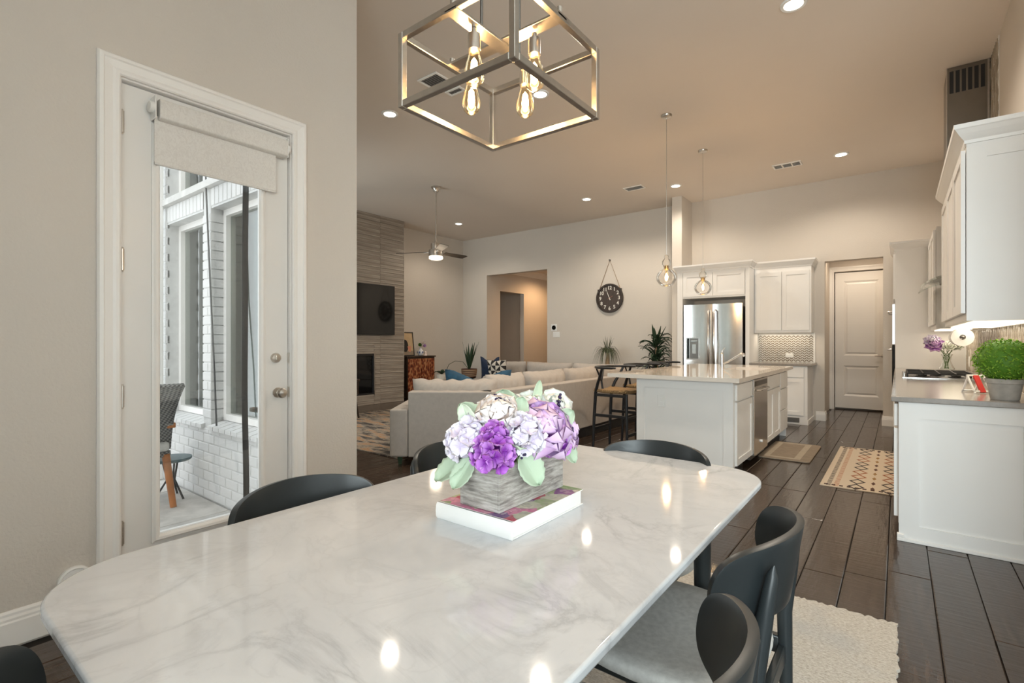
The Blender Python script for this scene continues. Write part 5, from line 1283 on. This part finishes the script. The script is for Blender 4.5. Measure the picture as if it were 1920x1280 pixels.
m = MB(); blade_plant(m, (0, 0, .53), 9, .14, .07, .20, .08, seed=3); m.build('leaves', 'leaf_dark', t, smooth=80, solid=.002, fixn=False)
m = MB(); m.lathe([(.12, .0), (.11, .02), (.04, .05), (.04, .36), (.11, .40), (.12, .42)], 18, cap=True); m.build('stand', 'dark_wood', t, smooth=40)
t = thing('ponytail_palm', 'ponytail palm with thin drooping leaves in a cream pot below the clock', 'plant', (-4.44, 8.75, 0))
m = MB(); m.lathe([(.09, .66), (.115, .70), (.125, .80), (.115, .80), (.001, .78)], 20); m.build('pot', 'cream_pot', t, smooth=40)
m = MB(); m.tube([(0, 0, .78), (0, 0, .86), (.005, 0, .95), (0, 0, 1.02)], [.045, .04, .028, .025], 10); m.build('trunk', 'rope', t, smooth=60)
m = MB(); blade_plant(m, (0, 0, 1.0), 110, .34, .013, .29, .55, seed=2); blade_plant(m, (0, 0, 1.0), 14, .38, .016, .14, .06, seed=8); m.build('leaves', 'leaf_palm', t, smooth=80, fixn=False)
m = MB(); m.cyl((0, 0, .62), (0, 0, .66), .14, n=24)
for k in range(3): a = k*2.094; m.cyl((.10*math.cos(a), .10*math.sin(a), .62), (.16*math.cos(a), .16*math.sin(a), 0), .012, n=8)
m.build('stand', 'dark_wood', t, smooth=40)
t = thing('dracaena_plant', 'broad-leaved dark green plant beside the fridge cabinet', 'plant', (-3.45, 8.72, 0))
m = MB(); m.lathe([(.13, 0), (.17, .30), (.18, .34), (.165, .34), (.001, .32)], 22, cap=False); m.build('pot', 'concrete', t, smooth=40)
m = MB(); m.tube([(0, 0, .3), (.02, 0, .6), (0, 0, .95), (-.01, .0, 1.2)], [.03, .026, .022, .014], 10); m.build('trunk', 'rope', t, smooth=60)
m = MB()
for zb, n, sd in ((.72, 26, 1), (.90, 30, 2), (1.08, 28, 3), (1.18, 14, 6)): blade_plant(m, (0, 0, zb), n, .28, .060, .31, .20, seed=sd, zj=.10)
blade_plant(m, (0, 0, 1.18), 6, .36, .06, .16, .02, seed=11); m.build('leaves', 'leaf_dark', t, smooth=80, solid=.002, fixn=False)
# ---- wall clock
t_ = NT('clock_face'); v_ = t_.co('Object', scale=(30, 1, 2.2)); c_ = t_.ramp(t_.noise(v_, 3, 4), [(.3, (.040, .030, .026)), (.7, (.085, .062, .052))]); t_.done('clock_face', c_, .7)
t = thing('wall_clock', 'round dark wall clock hanging by a rope from a nail on the back wall', 'clock', (-4.567, YB-.0005, 2.10))
m = MB(); m.lathe([(.275, 0), (.290, 0), (.292, -.045), (.280, -.05), (.262, -.045), (.262, -.02)], 48, (0, 0, 0), 'y'); m.build('rim', 'dark_wood', t, smooth=40)
m = MB(); m.lathe([(.001, -.022), (.275, -.022), (.275, 0)], 48, (0, 0, 0), 'y'); m.build('face', 'clock_face', t, smooth=40)
for k in range(1, 13):
    a = PI/2-k*PI/6; cu = bpy.data.curves.new('numeral', 'FONT'); cu.body = str(k); cu.size = .098; cu.align_x = 'CENTER'; cu.align_y = 'CENTER'; cu.extrude = .0015; cu.offset = .002
    tmp = bpy.data.objects.new('numeral', cu); C.objects.link(tmp); bpy.context.view_layer.update()
    me = bpy.data.meshes.new_from_object(tmp.evaluated_get(bpy.context.evaluated_depsgraph_get())); bpy.data.objects.remove(tmp); bpy.data.curves.remove(cu)
    me.materials.clear(); me.materials.append(MATS['clock_white']); o = link('numeral', me, t)
    o.location = (.205*math.cos(a), -.026, .205*math.sin(a)); o.rotation_euler = (PI/2, 0, 0)
def hand(name, ang, L, w_, y, mat):
    m = MB(); m.M = Matrix.Rotation(-ang, 4, 'Y'); m.add([(-w_, y, -.04), (w_, y, -.04), (w_*.4, y, L), (-w_*.4, y, L), (-w_, y-.002, -.04), (w_, y-.002, -.04), (w_*.4, y-.002, L), (-w_*.4, y-.002, L)], [(0, 1, 2, 3), (4, 7, 6, 5), (0, 4, 5, 1), (1, 5, 6, 2), (2, 6, 7, 3), (3, 7, 4, 0)]); m.build(name, mat, t)
hand('hour_hand', .42, .13, .008, -.030, 'clock_white'); hand('minute_hand', .36, .165, .006, -.033, 'clock_white'); hand('second_hand', -1.05, .09, .002, -.036, 'pink_clay')
m = MB(); m.tube([(-.235, -.02, .165), (0, -.012, .765), (.235, -.02, .165)], .006, 8); m.build('rope', 'rope', t, smooth=60)
for sx in (-1, 1): m = MB(); m.box(sx*.235-.02, sx*.235+.02, -.05, -.005, .135, .185); m.build('rope_clip', 'dark_wood', t, bevel=.003)
m = MB(); m.cyl((0, 0, .765), (0, -.03, .765), .016, n=14); m.build('nail', 'dark_steel', t, smooth=40)
# ---- thermostat and switches
t = thing('thermostat', 'small dark round thermostat screen on a white plate by the hall opening', 'thermostat', (-5.90, YB-.0005, 1.535))
m = MB(); m.box(-.075, .075, -.008, 0, -.075, .075); m.build('plate', 'white_plastic', t, bevel=.003)
m = MB(); m.lathe([(.001, -.022), (.045, -.022), (.05, -.008)], 24, (0, 0, 0), 'y'); m.build('dial', 'black_glass', t, smooth=40)
t = thing('light_switch', 'white double light switch plate below the thermostat', 'switch', (-5.84, YB-.0005, 1.385))
m = MB(); m.box(-.085, .085, -.006, 0, -.06, .06); m.build('plate', 'white_plastic', t, bevel=.002, seg=1)
for x in (-.05, 0, .05): m = MB(); m.box(x-.016, x+.016, -.010, -.005, -.033, .033); m.build('rocker', 'white_plastic', t, bevel=.001, seg=1)
# ---- ceiling fan
t = thing('ceiling_fan', 'brushed nickel ceiling fan with dark blades and a lit bowl', 'ceiling fan', (-5.92, 5.64, 2.56))
top = CEIL-2.56
m = MB(); m.lathe([(.075, top), (.075, top-.02), (.05, top-.045), (.045, top-.085), (.016, top-.09)], 24, cap=True); m.build('canopy', 'nickel', t, smooth=40)
m = MB(); m.cyl((0, 0, .30), (0, 0, top-.08), .0125, n=12); m.build('down_rod', 'nickel', t, smooth=40)
m = MB(); m.lathe([(.022, .31), (.028, .27), (.075, .262), (.080, .25), (.080, .165), (.110, .155), (.116, .14), (.116, .055), (.105, .048), (.001, .048)], 30, cap=True); m.build('motor_housing', 'nickel', t, smooth=35)
m = MB(); m.lathe([(.108, .050), (.114, .040), (.112, .012), (.09, .0), (.001, -.003)], 30); m.build('light_bowl', 'fan_light', t, smooth=60)
for k in range(3):
    an = YAW+math.radians(50)+k*2*PI/3
    m = MB(); m.M = Matrix.Rotation(an, 4, 'Z') @ Matrix.Translation((0, 0, .115)) @ Matrix.Rotation(-.2, 4, 'X')
    m.box(.10, .20, -.02, .02, -.003, .003); bl = m.build('blade_arm', 'nickel', t)
    m = MB(); m.M = Matrix.Rotation(an, 4, 'Z') @ Matrix.Translation((0, 0, .115)) @ Matrix.Rotation(-.2, 4, 'X')
    m.prism([(.17, -.055), (.60, -.075), (.66, -.06), (.66, .06), (.60, .075), (.17, .055)], .003, .010); m.build('blade', 'fan_blade', t, bevel=.002, seg=1)
l = bpy.data.lights.new('fan_lamp', 'POINT'); l.energy = 14; l.color = (1, .82, .6); l.shadow_soft_size = .08
lo = bpy.data.objects.new('fan_lamp', l); C.objects.link(lo); lo.location = (-5.92, 5.64, 2.50)
# ---- hall and passage lamps
for nm, x, y, z, e in (('hall', -6.95, 11.0, 3.08, 100), ('passage', -.52, 10.0, 2.98, 40)):
    t = thing('recessed_light', 'round recessed light in the %s ceiling' % nm, 'ceiling light', (x, y, z))
    m = MB(); m.lathe([(.062, .018), (.066, .002), (.085, 0), (.090, .018)], 24); m.build('trim_ring', 'white_plastic', t, smooth=40)
    m = MB(); m.lathe([(.001, .003), (.064, .004), (.064, .018)], 24); m.build('lens', 'can_light', t, smooth=40)
    l = bpy.data.lights.new('can', 'SPOT'); l.energy = e; l.spot_size = math.radians(160); l.spot_blend = .6; l.shadow_soft_size = .06; l.color = (1, .60, .30) if nm == 'hall' else (1, .82, .62)
    lo = bpy.data.objects.new('can', l); C.objects.link(lo); lo.location = (x, y, z-.01)
# ---- accent chair by the rug (mostly behind the wall)
t = thing('accent_chair', 'dark wood accent chair leg and seat at the wall corner', 'chair', (-6.98, 4.42, 0), .4)
for sx in (-1, 1):
    for sy in (-1, 1): m = MB(); m.tube([(sx*.30, sy*.30, .012), (sx*.25, sy*.25, .40)], [.014, .026], 10); m.build('leg', 'dark_wood', t, smooth=50)
m = MB(); m.box(-.31, .31, -.30, .30, .39, .50); m.build('seat', 'sofa', t, bevel=.03, seg=3)
m = MB(); m.box(-.31, .31, -.34, -.24, .48, .86); m.build('backrest', 'sofa', t, bevel=.03, seg=3)
for sx in (-1, 1): m = MB(); m.box(sx*.31-.03, sx*.31+.03, -.30, .28, .60, .64); m.build('armrest', 'dark_wood', t, bevel=.01); m = MB(); m.cyl((sx*.31, .25, .40), (sx*.31, .25, .61), .018, n=10); m.build('arm_post', 'dark_wood', t, smooth=50)
# ================================================================== PATIO
PZ = -.02
t = thing('wicker_chair', 'grey woven wicker chair with orange wood legs outside the glass door', 'chair', (-4.24, 1.16, PZ), .0)
def wb(u, v): return ((u-.5)*.0-.02+.30*u*u*.9-.10*u, (v-.5)*.50, .42+.50*u)
m = MB(); m.surf(lambda u, v: (-.16+.06*u+.22*u*u, (v-.5)*.52, .44+.58*u-.08*u*u), 10, 8); m.build('backrest', 'wicker', t, smooth=80, solid=.03)
m = MB(); m.box(-.62, -.14, -.26, .26, .38, .43); m.build('seat', 'wicker', t, bevel=.012)
m = MB(); m.box(-.60, -.10, -.24, .24, .43, .50); m.build('cushion', 'seat_fabric', t, bevel=.02, seg=3)
for x, y in ((-.58, -.23), (-.58, .23), (-.16, -.23), (-.16, .23)): m = MB(); m.tube([(x*1.25+.09, y*1.15, 0), (x, y, .40)], [.022, .028], 8); m.build('leg', 'orange_wood', t, smooth=50)
for y in (-.25, .25): m = MB(); m.box(-.55, -.10, y-.03, y+.03, .60, .64); m.build('armrest', 'orange_wood', t, bevel=.008)
t = thing('bistro_table', 'small round metal bistro table beside the wicker chair', 'table', (-4.62, 1.50, PZ))
m = MB(); m.lathe([(.001, .30), (.13, .30), (.14, .31), (.14, .325), (.001, .33)], 24); m.build('top', 'teal_metal', t, smooth=40)
for k in range(3): a = k*2.094+.4; m = MB(); m.tube([(.06*math.cos(a), .06*math.sin(a), .30), (.03*math.cos(a), .03*math.sin(a), .15), (.12*math.cos(a), .12*math.sin(a), 0)], .008, 6); m.build('leg', 'black_metal', t, smooth=50)
m = MB(); m.box(-5.355, -5.285, 1.60, 1.655, -.02, 3.3); o = m.build('downspout', 'trim', None, bevel=.01); tag(o, 'white downspout on the patio brick wall', 'downspout')
m = MB(); m.tube([(-4.40, 1.655, 3.0), (-4.37, 1.66, 2.4), (-4.30, 1.665, 1.6), (-4.22, 1.66, 1.0), (-4.18, 1.66, .58)], .007, 6); o = m.build('hanging_cable', 'grey_cable', None, smooth=60); tag(o, 'thin grey cable hanging against the patio brick pier', 'cable')
m = MB(); m.surf(lambda u, v: (-3.075+.006*math.sin(u*14), 1.362+.034*v+.004*math.sin(u*9), .02+2.4*u), 24, 2); o = m.build('screen_strap', 'black_metal', None, smooth=80, solid=.003); tag(o, 'black fabric screen edge hanging just outside the glass door', 'screen')
